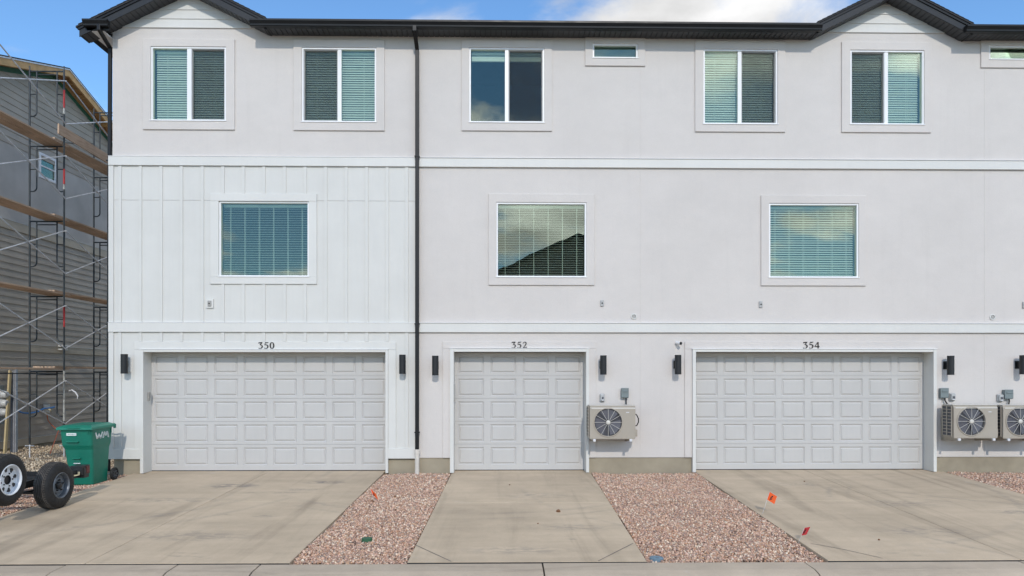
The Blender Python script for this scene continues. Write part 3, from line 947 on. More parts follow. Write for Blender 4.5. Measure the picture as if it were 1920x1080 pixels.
# K-style gutter
def gutter(xa, xb, y=YE-0.023, zb=None):
    zb = ZS-0.008 if zb is None else zb
    pf = [(0,0.125),(0,0),(-0.078,0),(-0.088,0.012),(-0.092,0.040),(-0.112,0.078),(-0.122,0.094),(-0.122,0.125),(-0.108,0.128),(-0.108,0.118),(-0.116,0.118),(-0.116,0.096),(-0.106,0.080),(-0.086,0.042),(-0.082,0.016),(-0.076,0.006),(-0.005,0.006),(-0.005,0.125)]
    b = MB().prism([(y+p[0], zb+p[1]) for p in pf], 'x', xa, xb)
    full = [(y+p[0], zb+p[1]) for p in pf[:9]]
    b.prism(full, 'x', xa-0.003, xa+0.001); b.prism(full, 'x', xb-0.001, xb+0.003)
    return b.build('gutter', M['black_metal'], house)
gutter(X(469, YE-0.1), X(1541, YE-0.1)); gutter(X(1812, YE-0.1), XR)
# main roof slab
zr = ZS+0.16
rise = 0.34
xr0 = GAB[0]['c']-GAB[0]['hw']-0.3
def roof_part(xa, xb, y0):
    MB().prism([(y0, zr+rise*(y0-YE)), (19.9, zr+rise*(19.9-YE)), (26.4, zr), (26.4, zr+0.03), (19.9, zr+0.03+rise*(19.9-YE)), (y0, zr+0.03+rise*(y0-YE))], 'x', xa, xb).build('roof', M['shingle'], house)
roof_part(GAB[0]['c']-0.8, EAV[0][0]+0.02, YE+2.2); roof_part(EAV[0][0]+0.02, EAV[0][1]-0.02, YE-0.04)
roof_part(EAV[0][1]-0.02, EAV[1][0]+0.02, YE+2.2); roof_part(EAV[1][0]+0.02, XR+0.3, YE-0.04)
# gables
bd_mesh = {}
def gable(gi, g_):
    c, hw, za = g_['c'], g_['hw'], g_['za']
    sl = 0.5; ang = math.atan(sl)
    # white lap boards on the gable wall
    zlines = [Z(c*0+ (354.5 if gi == 0 else 1660.7), p) for p in ((53, 36.3, 19.2, 2, -12) if gi == 0 else (62.0, 45.3, 27.5, 10.5, -5))]
    # backing wall triangle
    MB().prism([(c-hw, ZS+0.021), (c+hw, ZS+0.021), (c, za+0.02)], 'y', YW+0.0005, YW+0.15).build('gable_wall', M['stucco'], house)
    for k in range(len(zlines)-1):
        z0, z1 = zlines[k], min(zlines[k+1], za)
        if z0 >= za-0.02: continue
        w0 = min((za-z0)/sl, hw); w1 = max((za-z1)/sl, 0.005)
        if gi == 0: l0, l1 = min(w0, c-XL), min(w1, c-XL)
        else: l0, l1 = w0, w1
        b = MB()
        y0, y1 = YW-0.026, YW-0.010
        vs = [(c-l0,y0,z0),(c+w0,y0,z0),(c+w1,y1,z1+0.004),(c-l1,y1,z1+0.004),(c-l0,YW+0.01,z0),(c+w0,YW+0.01,z0),(c+w1,YW+0.01,z1+0.004),(c-l1,YW+0.01,z1+0.004)]
        b.add(vs, [(0,1,2,3),(7,6,5,4),(0,4,5,1),(1,5,6,2),(2,6,7,3),(3,7,4,0)])
        b.build('gable_board', M['trim_white'], house)
    # soffit boards up both rakes
    for s in (-1, 1):
        L = math.hypot(hw, hw*sl)
        ext = 0.40 if (gi == 0 and s == -1) else 0.0
        n = round((L+ext)/0.105); st_ = (L+ext)/n
        for k in range(n):
            d = (k+0.5)*st_
            o = inst('soffit_board', SBM, house, (c+s*d*math.cos(ang), YE, za-d*math.sin(ang)+0.001))
            o.rotation_euler = (0, s*ang, 0); o.scale = (st_/0.105, 1, 1)
        # rake fascia, drip edge, shingles: bars along the slope
        def rake(name, mat, e0, e1, y0, y1, o0, o1, bev=0):
            # parallelogram cut plumb at the apex
            run = hw+e1
            pts = []
            cosf = 1/math.cos(ang)
            xa, xb = c+s*e0, c+s*run
            zA, zB = za-sl*e0, za-sl*run
            poly = [(xa, zA+o0*cosf), (xb, zB+o0*cosf), (xb, zB+o1*cosf), (xa, zA+o1*cosf)]
            return MB().prism(poly, 'y', y0, y1).build(name, mat, house, bev)
        ex = 0.40 if (gi == 0 and s == -1) else 0.06
        rake('rake_fascia', M['fascia_black'], 0.0005, ex, YE-0.022, YE, -0.008, 0.150, 0.003)
        rake('soffit_backing', M['number_black'], 0.002, ex, YE+0.0005, YW, 0.0125, 0.02)
        rake('drip_edge', M['black_metal'], 0.001, ex+0.02, YE-0.040, YE-0.0225, 0.112, 0.158, 0.002)
        rake('roof', M['shingle'], 0.0, ex+0.03 if not (gi == 0 and s == -1) else ex+0.05, YE-0.055, 18.5, 0.160, 0.190)
        nsh = 16
        for k in range(nsh):      # shingle butts along the rake
            d0 = (hw+ex)*k/nsh+0.002; d1 = (hw+ex)*(k+1)/nsh-0.002
            cf = 1/math.cos(ang)
            MB().prism([(c+s*d0, za-sl*d0+0.191*cf), (c+s*d1, za-sl*d1+0.191*cf), (c+s*d1, za-sl*d1+0.204*cf), (c+s*d0, za-sl*d0+0.197*cf)], 'y', YE-0.062, YE+0.25).build('shingle', M['shingle'], house)
for gi, g_ in enumerate(GAB): gable(gi, g_)
# side eave at the left corner with its short gutter return
zg = Z(180, 45.0, YE-0.1)-0.04
gutter(X(156, YE-0.1), X(202, YE-0.1), y=YE-0.023, zb=zg)
xs0 = X(164, YE)
box('side_fascia', M['fascia_black'], house, xs0-0.02, xs0, YE-0.02, 26.3, zg-0.05, zg+0.10)
box('eave_return', M['fascia_black'], house, xs0, X(205, YE), YE-0.022, YE-0.002, zg-0.045, zg+0.06)
box('side_soffit', M['vinyl_white'], house, xs0+0.0005, XL-0.001, YE, 26.3, zg-0.05, zg-0.035)  # white colour stands in for light falling on this underside
# downspouts
def downspout(pts, w, d, mat, straps=()):
    b = MB()
    for p, q in zip(pts[:-1], pts[1:]):
        p = Vector(p); q = Vector(q); e = (q-p).normalized()*0.02
        b.bar(p-e, q+e, w, d, (0, 1, 0))
    o = b.build('downspout', mat, house, 0.006)
    for x, y, z in straps: box('strap', M['black_metal'], o, x-w/2-0.012, x+w/2+0.012, y-d/2-0.004, y+d/2+0.02, z-0.012, z+0.012)
    return o
xd = X(782.3, YW-0.07)
downspout([(X(777.5, YE-0.08), YE-0.085, ZS+0.01), (X(777.5, YE-0.08), YE-0.085, ZS-0.07), (xd, YW-0.075, ZS-0.30), (xd, YW-0.0905, Z(782, 847))], 0.078, 0.058, M['black_metal'],
          [(xd, YW-0.085, Z(782, 296)), (xd, YW-0.085, Z(782, 608)), (xd, YW-0.085, Z(782, 810))])
pb = MB().lathe([(0.046,0),(0.046,0.42),(0.056,0.42),(0.056,0.50),(0.050,0.505),(0.0,0.505)], (xd, YW-0.0905, Z(782,888)), 'z', 20)
pb.build('drain_pipe', M['pvc_ivory'], house)
xl = X(206.5, YW+0.05)
downspout([(X(186, YE-0.08), YE-0.085, zg+0.02), (X(186, YE-0.08), YE-0.085, zg-0.06), (xl, YW+0.05, Z(207, 88)), (xl-0.035, YW+0.05, 0.05)], 0.062, 0.058, M['black_metal'],
          [(xl-0.02, YW+0.05, Z(207, 300)), (xl-0.03, YW+0.05, Z(207, 608))])

# ================================================================== wall fittings
SC = [(233, 664, 700.6, 'black cylinder wall lamp at the far left corner of garage 350', True), (754.5, 665, 701, 'black cylinder wall lamp between garage 350 and the black downspout', True),
      (816.2, 667, 703.7, 'black cylinder wall lamp between the downspout and garage 352', False), (1131.3, 666.4, 702.5, 'black cylinder wall lamp above the single air conditioner', False),
      (1271.3, 665.5, 702, 'black cylinder wall lamp under the small security camera', False), (1782.5, 667, 703, 'black cylinder wall lamp at the right of garage 354', False),
      (1918.5, 666, 702, 'black cylinder wall lamp cut by the right edge of the photo', False)]
for px, p0, p1, lab, blk in SC:
    yc = YW-0.16
    x = X(px, yc); z0, z1 = Z(px, p1, yc), Z(px, p0, yc)
    root = thing('wall_lamp', (x, YW, z0), lab, 'wall lamp', 'cylinder wall lamps by the garages')
    r = 0.066; h = z1-z0
    MB().lathe([(r-0.004,0.03),(r-0.004,0),(r,0),(r,h),(r-0.004,h),(r-0.004,h-0.03)], (x, yc, z0), 'z', 28).build('lamp_cylinder', M['lamp_black'], root)
    b = MB().lathe([(0,0.03),(r-0.004,0.03)], (x, yc, z0), 'z', 28); b.lathe([(0,h-0.03),(r-0.004,h-0.03)], (x, yc, z0), 'z', 28)
    b.build('diffuser', M['ac_pale'], root)
    box('bracket_arm', M['lamp_black'], root, x-0.022, x+0.022, yc+r-0.01, YW-0.018, z0+h*0.36, z0+h*0.66, 0.004)
    box('back_plate', M['lamp_black'] if not blk else M['trim_white'], root, x-0.055, x+0.055, YW-0.05 if blk else YW-0.018, YW-0.0005, z0+h*0.08 if blk else z0+h*0.3, z0+h*0.84 if blk else z0+h*0.72, 0.004)

# security camera
px, py = 1272.5, 644
p = at(px, py, YW-0.06)
root = thing('security_camera', (p.x, YW, p.z), 'small white bullet security camera beside garage 354 trim', 'camera')
MB().lathe([(0,0),(0.034,0),(0.034,-0.014),(0.014,-0.018),(0.010,-0.06)], (p.x-0.02, YW, p.z+0.015), 'y', 18).build('mount', M['camera_white'], root)
d = Vector((0.45, -0.85, -0.12)).normalized(); a = Vector((p.x-0.02, YW-0.06, p.z+0.01))
MB().tube([a-d*0.03, a+d*0.085], 0.032, 18).build('body', M['camera_white'], root)
MB().tube([a+d*0.086, a+d*0.100], 0.031, 18).build('lens_cover', M['lamp_black'], root)

# small wall boxes on the middle storey
for px, p0, p1, lab, big in ((394.8, 561, 578, 'white framed wall fixture on the board siding below the window', True), (1128.8, 563, 574.3, 'tiny grey wall box right of the cloud-reflecting window', False),
                        (1426, 565, 576.8, 'tiny grey wall box below the left corner of the right middle window', False), (1919.5, 566, 578, 'tiny grey wall box cut by the right photo edge', False)):
    x = X(px); z0, z1 = Z(px, p1), Z(px, p0)
    root = thing('wall_box', (x, YW, z0), lab, 'wall box', 'small boxes on the middle storey wall')
    if big:
        box('mounting_block', M['trim_white'], root, x-0.072, x+0.072, YW-0.045, YW-0.014, z0, z1, 0.005)
        z0, z1 = z0+0.035, z1-0.035
    yb = YW-0.065 if big else YW-0.028
    box('cover', M['outlet_grey'] if not big else M['keypad_grey'], root, x-0.036, x+0.036, yb, yb+0.028 if not big else YW-0.045, z0, z1, 0.008)
    MB().lathe([(0,0),(0.014,0),(0.014,-0.010),(0.007,-0.010),(0.007,-0.002),(0,-0.002)], (x, yb, (z0+z1)/2), 'y', 14).build('socket', M['lamp_black'], root)
# round vents
for px, py, lab in ((1188.4, 593.5, 'round white vent cap above the single air conditioner'), (1860.5, 594.7, 'round white vent cap above the paired air conditioners')):
    p = at(px, py, YW)
    root = thing('vent_cap', (p.x, YW, p.z), lab, 'vent', 'round vent caps under the middle storey')
    MB().lathe([(0.040,0),(0.062,0),(0.062,-0.012),(0.052,-0.020),(0.042,-0.018),(0.040,0)], (p.x, YW-0.0005, p.z), 'y', 24).build('flange', M['trim_white'], root)
    MB().lathe([(0,-0.008),(0.041,-0.006)], (p.x, YW, p.z), 'y', 24).build('flap', M['keypad_grey'], root)
    box('flap_rib', M['trim_white'], root, p.x-0.004, p.x+0.004, YW-0.016, YW-0.006, p.z-0.038, p.z+0.038)
# garage keypad (350) and wall console (352)
z0, z1 = 1.97-(751-705)/90.5, 1.97-(735-705)/90.5
root = thing('garage_keypad', (GAR[0]['O'][0], YD-0.12, z0), 'small grey keypad on the left jamb of garage 350', 'keypad')
box('case', M['keypad_grey'], root, GAR[0]['O'][0]+0.0005, GAR[0]['O'][0]+0.026, YD-0.17, YD-0.10, z0, z1, 0.006)
box('cover', M['keypad_grey'], root, GAR[0]['O'][0]+0.0262, GAR[0]['O'][0]+0.034, YD-0.168, YD-0.102, z0+0.05, z1-0.006, 0.004)
z0, z1 = 1.97-(752-705)/90.5, 1.97-(720-705)/90.5
root = thing('garage_keypad', (GAR[1]['O'][0], YD-0.12, z0), 'thin grey keypad on the left jamb of garage 352', 'keypad')
box('case', M['keypad_grey'], root, GAR[1]['O'][0]+0.0005, GAR[1]['O'][0]+0.024, YW-0.03, YW+0.04, z0, z1, 0.006)
box('cover', M['outlet_grey'], root, GAR[1]['O'][0]+0.0242, GAR[1]['O'][0]+0.030, YW-0.028, YW+0.038, z0+0.12, z1-0.01, 0.003)

# disconnect boxes and outlets
for k, (px0, px1, p0, p1, lab) in enumerate(((1165.5,1178.5,728,746.3,'grey electrical disconnect box above the single air conditioner'), (1764,1778.5,728,746.5,'grey disconnect box left of the paired air conditioners'), (1884.5,1899.5,731,748.3,'grey disconnect box between the paired air conditioners'))):
    x0, x1 = X(px0, YW-0.09), X(px1, YW-0.09); z0, z1 = Z(px0, p1, YW-0.09), Z(px0, p0, YW-0.09)
    root = thing('disconnect_box', ((x0+x1)/2, YW, z0), lab, 'electrical box', 'grey disconnect boxes')
    box('case', M['box_grey'], root, x0, x1, YW-0.085, YW-0.0005, z0, z1, 0.006)
    box('cover', M['box_grey'], root, x0-0.004, x1+0.004, YW-0.096, YW-0.0855, z0+0.012, z1+0.006, 0.004)
    box('handle', M['box_grey'], root, x0+0.03, x1-0.02, YW-0.112, YW-0.0965, z1-0.075, z1-0.045, 0.005)
    xc = x0+(x1-x0)*0.7; zb = Z(px0, 761, YW-0.1)
    dx = (0.0, 0.07, -0.03)[k]
    MB().tube([(xc, YW-0.05, z0+0.01), (xc, YW-0.05, z0-0.05), (xc+dx*0.4, YW-0.055, z0-0.10), (xc+dx, YW-0.07, zb), (xc+dx, YW-0.10, zb-0.10)], 0.0135, 10).build('conduit', M['rubber'], root)
for px0, px1, p0, p1, lab in ((1125,1134.2,738,753.3,'grey weatherproof outlet above the single air conditioner'), (1782,1792.3,737,752,'grey weatherproof outlet beside the left disconnect box'), (1872,1882.7,739,753.5,'grey weatherproof outlet left of the rightmost disconnect box')):
    x0, x1 = X(px0, YW-0.06), X(px1, YW-0.06); z0, z1 = Z(px0, p1, YW-0.06), Z(px0, p0, YW-0.06)
    root = thing('outlet_box', ((x0+x1)/2, YW, z0), lab, 'outlet', 'weatherproof outlets')
    box('case', M['outlet_grey'], root, x0, x1, YW-0.045, YW-0.0005, z0, z1, 0.018)
    box('bubble_cover', M['outlet_grey'], root, x0+0.012, x1-0.012, YW-0.075, YW-0.0455, z0+0.02, z1-0.012, 0.012)
    box('socket', M['ac_dark'], root, x0+0.035, x1-0.028, YW-0.080, YW-0.0755, z0+0.05, z0+0.10, 0.003)
    box('socket', M['tape_white'], root, x0+0.035, x1-0.028, YW-0.079, YW-0.0755, z0+0.025, z0+0.045, 0.003)

# ------------------------------------------------------------------ air conditioners
def ac_unit(px0, px1, p0, p1, fcx, fcy, fr, lab, showside):
    yf = YW-0.50; yb = YW-0.16
    x0, x1 = X(px0, yf), X(px1, yf); z0, z1 = Z((px0+px1)/2, p1, yf), Z((px0+px1)/2, p0, yf)
    root = thing('air_conditioner', ((x0+x1)/2, YW, z0), lab, 'air conditioner', 'outdoor air conditioner units')
    fc = at(fcx, fcy, yf); r = fr/FPX*yf
    # front plate with a round opening, chamfered top edge
    ch = 0.030
    b = MB(); n = 48
    rx0, rx1, rz0, rz1 = x0, x1, z0, z1-0.05
    circ = []; rect = []
    for k in range(n):
        a = 2*math.pi*(k+0.5)/n; c, s = math.cos(a), math.sin(a)
        circ.append((fc.x+r*c, yf, fc.z+r*s))
        tt = min(((rx1-fc.x)/c if c > 0 else (rx0-fc.x)/c) if abs(c) > 1e-6 else 9e9, ((rz1-fc.z)/s if s > 0 else (rz0-fc.z)/s) if abs(s) > 1e-6 else 9e9)
        rect.append([fc.x+tt*c, yf, fc.z+tt*s])
    for cxn, czn in ((rx0,rz0),(rx1,rz0),(rx1,rz1),(rx0,rz1)):       # snap the nearest spoke to each corner
        k = min(range(n), key=lambda q: (rect[q][0]-cxn)**2+(rect[q][2]-czn)**2)
        rect[k] = [cxn, yf, czn]
    inner = [(p[0], yf+0.05, p[2]) for p in circ]
    b.add(circ+[tuple(p) for p in rect]+inner, [(k, (k+1) % n, n+(k+1) % n, n+k) for k in range(n)] + [(k, 2*n+k, 2*n+(k+1) % n, (k+1) % n) for k in range(n)])
    # shell: chamfered crown, top, sides, bottom, back
    zc = rz1
    b.add([(x0,yf,zc),(x1,yf,zc),(x1,yf+ch,z1),(x0,yf+ch,z1),(x1,yb,z1),(x0,yb,z1),(x0,yf,z0),(x1,yf,z0),(x1,yb,z0),(x0,yb,z0)],
          [(0,1,2,3),(3,2,4,5),(6,9,8,7),(1,7,8,4,2),(5,4,8,9),(0,3,5,9,6)])
    b.build('casing', M['ac_beige'], root)
    box('top_lip', M['ac_pale'], root, x0-0.006, x1+0.006, yf+ch-0.018, yb+0.004, z1+0.0005, z1+0.012, 0.004)
    box('crown', M['ac_pale'], root, x0+0.03, x1-0.004, yf-0.006, yf-0.0005, zc-0.012, zc+0.012, 0.003)
    # fan behind the grille
    MB().lathe([(0,0.06),(r+0.01,0.06)], (fc.x, yf, fc.z), 'y', 40).build('fan_shroud', M['ac_dark'], root)
    fan = MB()
    for k in range(3):
        a0 = 2*math.pi*k/3+0.5; vs = []; fs = []
        for i in range(7):
            a = a0+i*0.26
            for rr in (0.06, r*0.93):
                vs.append((fc.x+rr*math.cos(a+rr*0.8), yf+0.020+0.028*i/6, fc.z+rr*math.sin(a+rr*0.8)))
        for i in range(6): fs.append((2*i, 2*i+2, 2*i+3, 2*i+1))
        fan.add(vs, fs, True)
    fan.build('fan', M['ac_fan'], root)
    # grille: outer ring, hub, twelve spokes, fine wire rings
    MB().lathe([(r+0.014,0.0),(r+0.012,-0.012),(r-0.002,-0.014),(r-0.008,0.0),(r-0.004,0.01)], (fc.x, yf-0.0006, fc.z), 'y', 48).build('grille_ring', M['ac_beige'], root)
    MB().lathe([(0,-0.020),(0.030,-0.020),(0.040,-0.014),(0.040,0.004)], (fc.x, yf, fc.z), 'y', 24).build('grille_hub', M['ac_pale'], root)
    for k in range(12):
        a = 2*math.pi*k/12; c, s = math.cos(a), math.sin(a)
        MB().tube([(fc.x+0.038*c, yf-0.012, fc.z+0.038*s), (fc.x+(r-0.003)*c, yf-0.006, fc.z+(r-0.003)*s)], 0.0035, 6).build('grille_spoke', M['ac_pale'], root)
    b = MB(); m_ = 20
    for q in range(1, m_):
        rr = 0.04+(r-0.045)*q/m_
        b.lathe([(rr-0.0011,-0.008),(rr+0.0011,-0.008),(rr+0.0011,-0.006)], (fc.x, yf, fc.z), 'y', 40)
    o = b.build('grille_wires', M['ac_dark'], root); o['kind'] = 'stuff'
    # coil grille on the left side: dark openings framed by bars
    box('side_coil', M['ac_dark'], root, x0-0.010, x0-0.0005, yf+0.045, yb-0.01, z0+0.035, z1-0.02)
    ncell = 9
    zs_ = [z0+0.03+(z1-0.02-z0-0.03)*k/ncell for k in range(ncell+1)]
    for z in zs_: box('side_bar', M['ac_beige'], root, x0-0.022, x0-0.0105, yf+0.05, yb-0.005, z-0.006, z+0.006)
    for y in (yf+0.045, (yf+yb)/2+0.02, yb-0.012): box('side_post', M['ac_beige'], root, x0-0.023, x0-0.0103, y-0.010, y+0.010, z0+0.02, z1-0.01)
    box('foot_rail', M['ac_beige'], root, x0+0.01, x1-0.01, yf+0.004, yb-0.01, z0-0.014, z0-0.0005)
    # valve cover, pipes, badge
    box('valve_cover', M['ac_beige'], root, x1+0.0005, x1+0.052, yf+0.05, yf+0.24, z0+0.03, z0+0.17, 0.012)
    MB().tube([(x1+0.01, yf+0.12, z1-0.16), (x1+0.05, yf+0.12, z1-0.19), (x1+0.085, yf+0.13, z1-0.26), (x1+0.09, yf+0.15, z1-0.33), (x1+0.06, yf+0.17, z1-0.40), (x1+0.012, yf+0.17, z1-0.415)], 0.011, 10).build('refrigerant_hose', M['rubber'], root)
    box('pipe_port', M['ac_dark'], root, x1+0.0005, x1+0.014, yf+0.09, yf+0.20, z1-0.33, z1-0.14)
    box('badge', M['tape_white'], root, x1-0.185, x1-0.125, yf-0.003, yf-0.0004, zc-0.088, zc-0.072)
    # wall brackets
    for xb in (x0+0.085, x1-0.10):
        br = MB(); br.box(xb-0.022, xb+0.022, YW-0.53, YW-0.04, z0-0.055, z0-0.015); br.box(xb-0.022, xb+0.022, YW-0.04, YW-0.0005, z0-0.10, z0+0.38)
        br.prism([(YW-0.42, z0-0.056), (YW-0.04, z0-0.10), (YW-0.04, z0-0.056)], 'x', xb-0.004, xb+0.004)
        bo = br.build('bracket', M['ac_beige'], root)
        box('bracket_cap', M['tape_white'], bo, xb-0.026, xb+0.026, YW-0.548, YW-0.515, z0-0.060, z0-0.012, 0.006)
    return root
ac_unit(1106, 1191.5, 761, 822, 1140.4, 791.9, 26.4, 'beige outdoor air conditioner standing alone between garages 352 and 354', False)
ac_unit(1788.5, 1870.5, 760, 820.5, 1821.5, 790, 26.8, 'beige outdoor air conditioner, left of the pair by garage 354', True)
ac_unit(1881, 1964, 760.5, 821, 1913, 790, 26.8, 'beige outdoor air conditioner cut by the right photo edge', True)

# ================================================================== GREY BUILDING ON THE LEFT
XG = -13.2
GY0, GY1 = 14.6, 26.0
GA = 20.2            # apex of its gable end
gb = thing('siding_building', (XG, GA, 0), 'unfinished grey-brown gabled building behind scaffolding at the left', 'building')
def gzl(py, px=0):
    """height on the grey wall of what the photo shows at (px,py)"""
    dy = None
    u = (px-960)/FPX; dx = math.sin(YAW)+math.cos(YAW)*u
    t = XG/dx
    return EYE+(HOR-py)/FPX*t
zapex = 10.95
def rk(y): return zapex-0.33*abs(y-GA)
z_tr1 = (gzl(425), gzl(408)); z_tr2 = (gzl(657), gzl(643)); z_base = (gzl(842), gzl(828)); z_st = (z_tr1[1], gzl(262))
# stucco zone and core wall
MB().prism([(GY0,-0.1),(GY1,-0.1),(GY1,rk(GY1)-0.05),(GA,zapex-0.05),(GY0,rk(GY0)-0.05)], 'x', XG-0.25, XG-0.03).build('wall', M['stucco_grey'], gb)
wy0, wy1 = 19.55, 20.25
wz0, wz1 = gzl(333,80), gzl(290,80)
MB()
def gholed(z0, z1, holes, xf, xb, name, mat):
    b = MB().holed(GY0, GY1, z0, z1, holes, 0, 1)
    b.v = [(xf if y == 0 else xb, x, z) for x, y, z in b.v]
    return b.build(name, mat, gb)
gholed(z_st[0], z_st[1], [(wy0, wy1, wz0, wz1)], XG+0.01, XG-0.028, 'stucco_panel', M['stucco_grey'])
def lap(z0, z1, ya=GY0, yb=GY1, ya1=None, yb1=None):
    ya1 = ya if ya1 is None else ya1; yb1 = yb if yb1 is None else yb1
    b = MB(); xf0, xf1, xb = XG+0.026, XG+0.008, XG-0.029
    b.add([(xf0,ya,z0),(xf0,yb,z0),(xf1,yb1,z1+0.006),(xf1,ya1,z1+0.006),(xb,ya,z0),(xb,yb,z0),(xb,yb1,z1+0.006),(xb,ya1,z1+0.006)],
          [(0,1,2,3),(7,6,5,4),(0,4,5,1),(1,5,6,2),(2,6,7,3),(3,7,4,0)])
    b.build('siding_board', M['siding_grey'], gb)
def zone(z0, z1, p=0.182):
    n = max(1, round((z1-z0)/p)); h = (z1-z0)/n
    for k in range(n): lap(z0+k*h, z0+(k+1)*h-0.006)
zone(z_base[1], z_tr2[0]); zone(z_tr2[1], z_tr1[0])
z = z_st[1]
while z < zapex-0.25:
    za_, zb_ = z, min(z+0.182, zapex-0.12)
    def lim(zz): 
        d = (zapex-0.1-zz)/0.33
        return max(GY0, GA-d), min(GY1, GA+d)
    a0, b0 = lim(za_); a1, b1 = lim(zb_)
    lap(za_, zb_-0.006, a0, b0, a1, b1)
    z += 0.182
for zz in (z_tr1, z_tr2, z_base):
    box('trim_band', M['trim_taupe'], gb, XG-0.029, XG+0.045, GY0, GY1, zz[0], zz[1], 0.004)
    box('trim_cap', M['meter_white'], gb, XG-0.029, XG+0.055, GY0, GY1, zz[1]+0.0005, zz[1]+0.012)
box('footing', M['foundation'], gb, XG-0.2, XG+0.0, GY0, GY1, -0.4, z_base[0]-0.001)
# small window
wd = bpy.data.objects.new('window', None); link(wd, gb, (XG, (wy0+wy1)/2, wz0))
b = MB().holed(wy0-0.03, wy1+0.03, wz0-0.03, wz1+0.03, [(wy0+0.045, wy1-0.045, wz0+0.045, wz1-0.045)], 0, 1)
b.v = [(XG+0.035 if y == 0 else XG-0.02, x, z) for x, y, z in b.v]; b.build('frame', M['vinyl_white'], wd, 0.004)
box('pane', M['glass'], wd, XG-0.005, XG-0.002, wy0+0.045, wy1-0.045, wz0+0.045, wz1-0.045)
box('sash_rail', M['vinyl_white'], wd, XG-0.001, XG+0.018, wy0+0.046, wy1-0.046, (wz0+wz1)/2-0.02, (wz0+wz1)/2+0.02)
box('room', M['room_paint'], wd, XG-0.027, XG-0.025, wy0, wy1, wz0, wz1)
# roof: decking, bare lumber rake board, lookouts, green sheathing strip
for s in (-1, 1):
    ye = GY0-0.5 if s < 0 else GY1+0.5
    def rake2(name, mat, x0, x1, o0, o1):
        p = [(GA+s*0.001, zapex+o0), (ye, zapex-0.33*abs(ye-GA)+o0), (ye, zapex-0.33*abs(ye-GA)+o1), (GA+s*0.001, zapex+o1)]
        MB().prism(p, 'x', x0, x1).build(name, mat, gb)
    rake2('rake_board', M['lumber'], XG+0.40, XG+0.44, -0.14, 0.06)
    rake2('sub_fascia', M['lumber'], XG+0.03, XG+0.07, -0.10, 0.055)
    rake2('roof_deck', M['lumber'], XG-6.0, XG+0.445, 0.061, 0.08)
    rake2('roof', M['shingle'], XG-6.0, XG+0.46, 0.081, 0.115)
    rake2('drip_edge', M['galvanised'], XG+0.447, XG+0.462, 0.045, 0.080)
    rake2('sheathing_strip', M['sheathing_green'], XG+0.012, XG+0.029, -0.24, -0.105)
    for k in range(8):
        y = GA+s*(0.35+k*0.61)
        if GY0 < y < GY1:
            zz = rk(y)
            box('lookout', M['lumber'], gb, XG+0.071, XG+0.399, y-0.019, y+0.019, zz-0.10, zz+0.02)

# ------------------------------------------------------------------ scaffold
XO, XI = -10.67, -11.50
FY = [14.1, 16.7, 19.3]
LV = [0.30, 2.13, 3.96, 5.79, 7.62]     # feet of each lift
LH = 1.83
sc = thing('scaffold', (XO, FY[1], 0), 'dark steel frame scaffold with crossed braces along the grey building', 'scaffold')
def frame_mesh(mat):
    b = MB(); L = LH-0.02; r = 0.0215; ri = 0.0165; w = XI-XO
    for x in (0, w): b.tube([(x,0,0),(x,0,L)], r, 10)
    b.tube([(0,0,L-0.03),(w,0,L-0.03)], r*0.9, 8)
    sg = -1 if w < 0 else 1; o = 0.17
    b.tube([(sg*o,0,L-0.11),(w-sg*o,0,L-0.11)], ri*0.9, 8)
    for x, s in ((0, sg), (w, -sg)):
        xi = x+s*o; pts = [(xi,0,L-0.03),(xi,0,0.78)]
        for k in range(1, 6):
            a = k/5*math.pi/2; pts.append((xi-s*0.10*(1-math.cos(a)), 0, 0.78-0.10*math.sin(a)))
        pts.append((x,0,0.68)); b.tube(pts, ri, 8)
        b.tube([(xi,0,1.22),(x,0,1.22)], ri*0.8, 6)
    for x in (0, w): b.tube([(x,0,L),(x,0,L+0.10)], 0.014, 8)
    return b.mesh('frame', mat)
FM = frame_mesh(M['scaffold_paint'])
for y in FY:
    for k, z in enumerate(LV):
        f = inst('frame', FM, sc, (XO, y, z))
    for x in (XO, XI):
        MB().tube([(x,y,-0.03),(x,y,0.30)], 0.015, 10).build('jack_screw', M['galvanised'], sc)
        box('jack_plate', M['galvanised'], sc, x-0.07, x+0.07, y-0.07, y+0.07, -0.045, -0.03)
        b = MB(); b.bar((x-0.11,y,0.27),(x+0.11,y,0.27),0.02,0.02); b.build('jack_nut', M['galvanised'], sc)
# painted marks on the front post
for p0, p1 in ((169,202),(317,345),(575,613)):
    MB().tube([(XO,FY[1],Z(125,p1,FY[1])),(XO,FY[1],Z(125,p0,FY[1]))], 0.0235, 10).build('paint_mark', M['red_paint'], sc)
for p0, p1 in ((203,214),(346,355),(695,790)):
    MB().tube([(XO,FY[1],Z(125,p1,FY[1])),(XO,FY[1],Z(125,p0,FY[1]))], 0.0232, 10).build('worn_mark', M['scaffold_worn'], sc)
for x in (XO+0.03,):
    for ya, yb in zip(FY[:-1], FY[1:]):
        for z in LV:
            lo, hi = z+0.50, z+LH-0.28
            for q, (za_, zb_) in enumerate(((lo, hi), (hi, lo))):
                e = 0.012*(1 if q else -1)
                MB().tube([(x+e,ya,za_),(x+e,yb,zb_)], 0.0145, 8).build('cross_brace', M['galvanised'], sc)
            MB().tube([(x-0.02,(ya+yb)/2,(lo+hi)/2),(x+0.02,(ya+yb)/2,(lo+hi)/2)], 0.014, 8).build('brace_pin', M['galvanised'], sc)
# horizontal tie bars
for z in (LV[1]-0.10,):
    MB().tube([(XI,FY[0]-1,z),(XI,FY[2],z-0.0)], 0.014, 8).build('tie_bar', M['scaffold_paint'], sc)
b = MB(); b.tube([(XI, FY[2], LV[4]+0.9),(XI-1.2, FY[2]-0.5, LV[4]+0.78)], 0.016, 8); b.build('wall_tie', M['scaffold_paint'], sc)
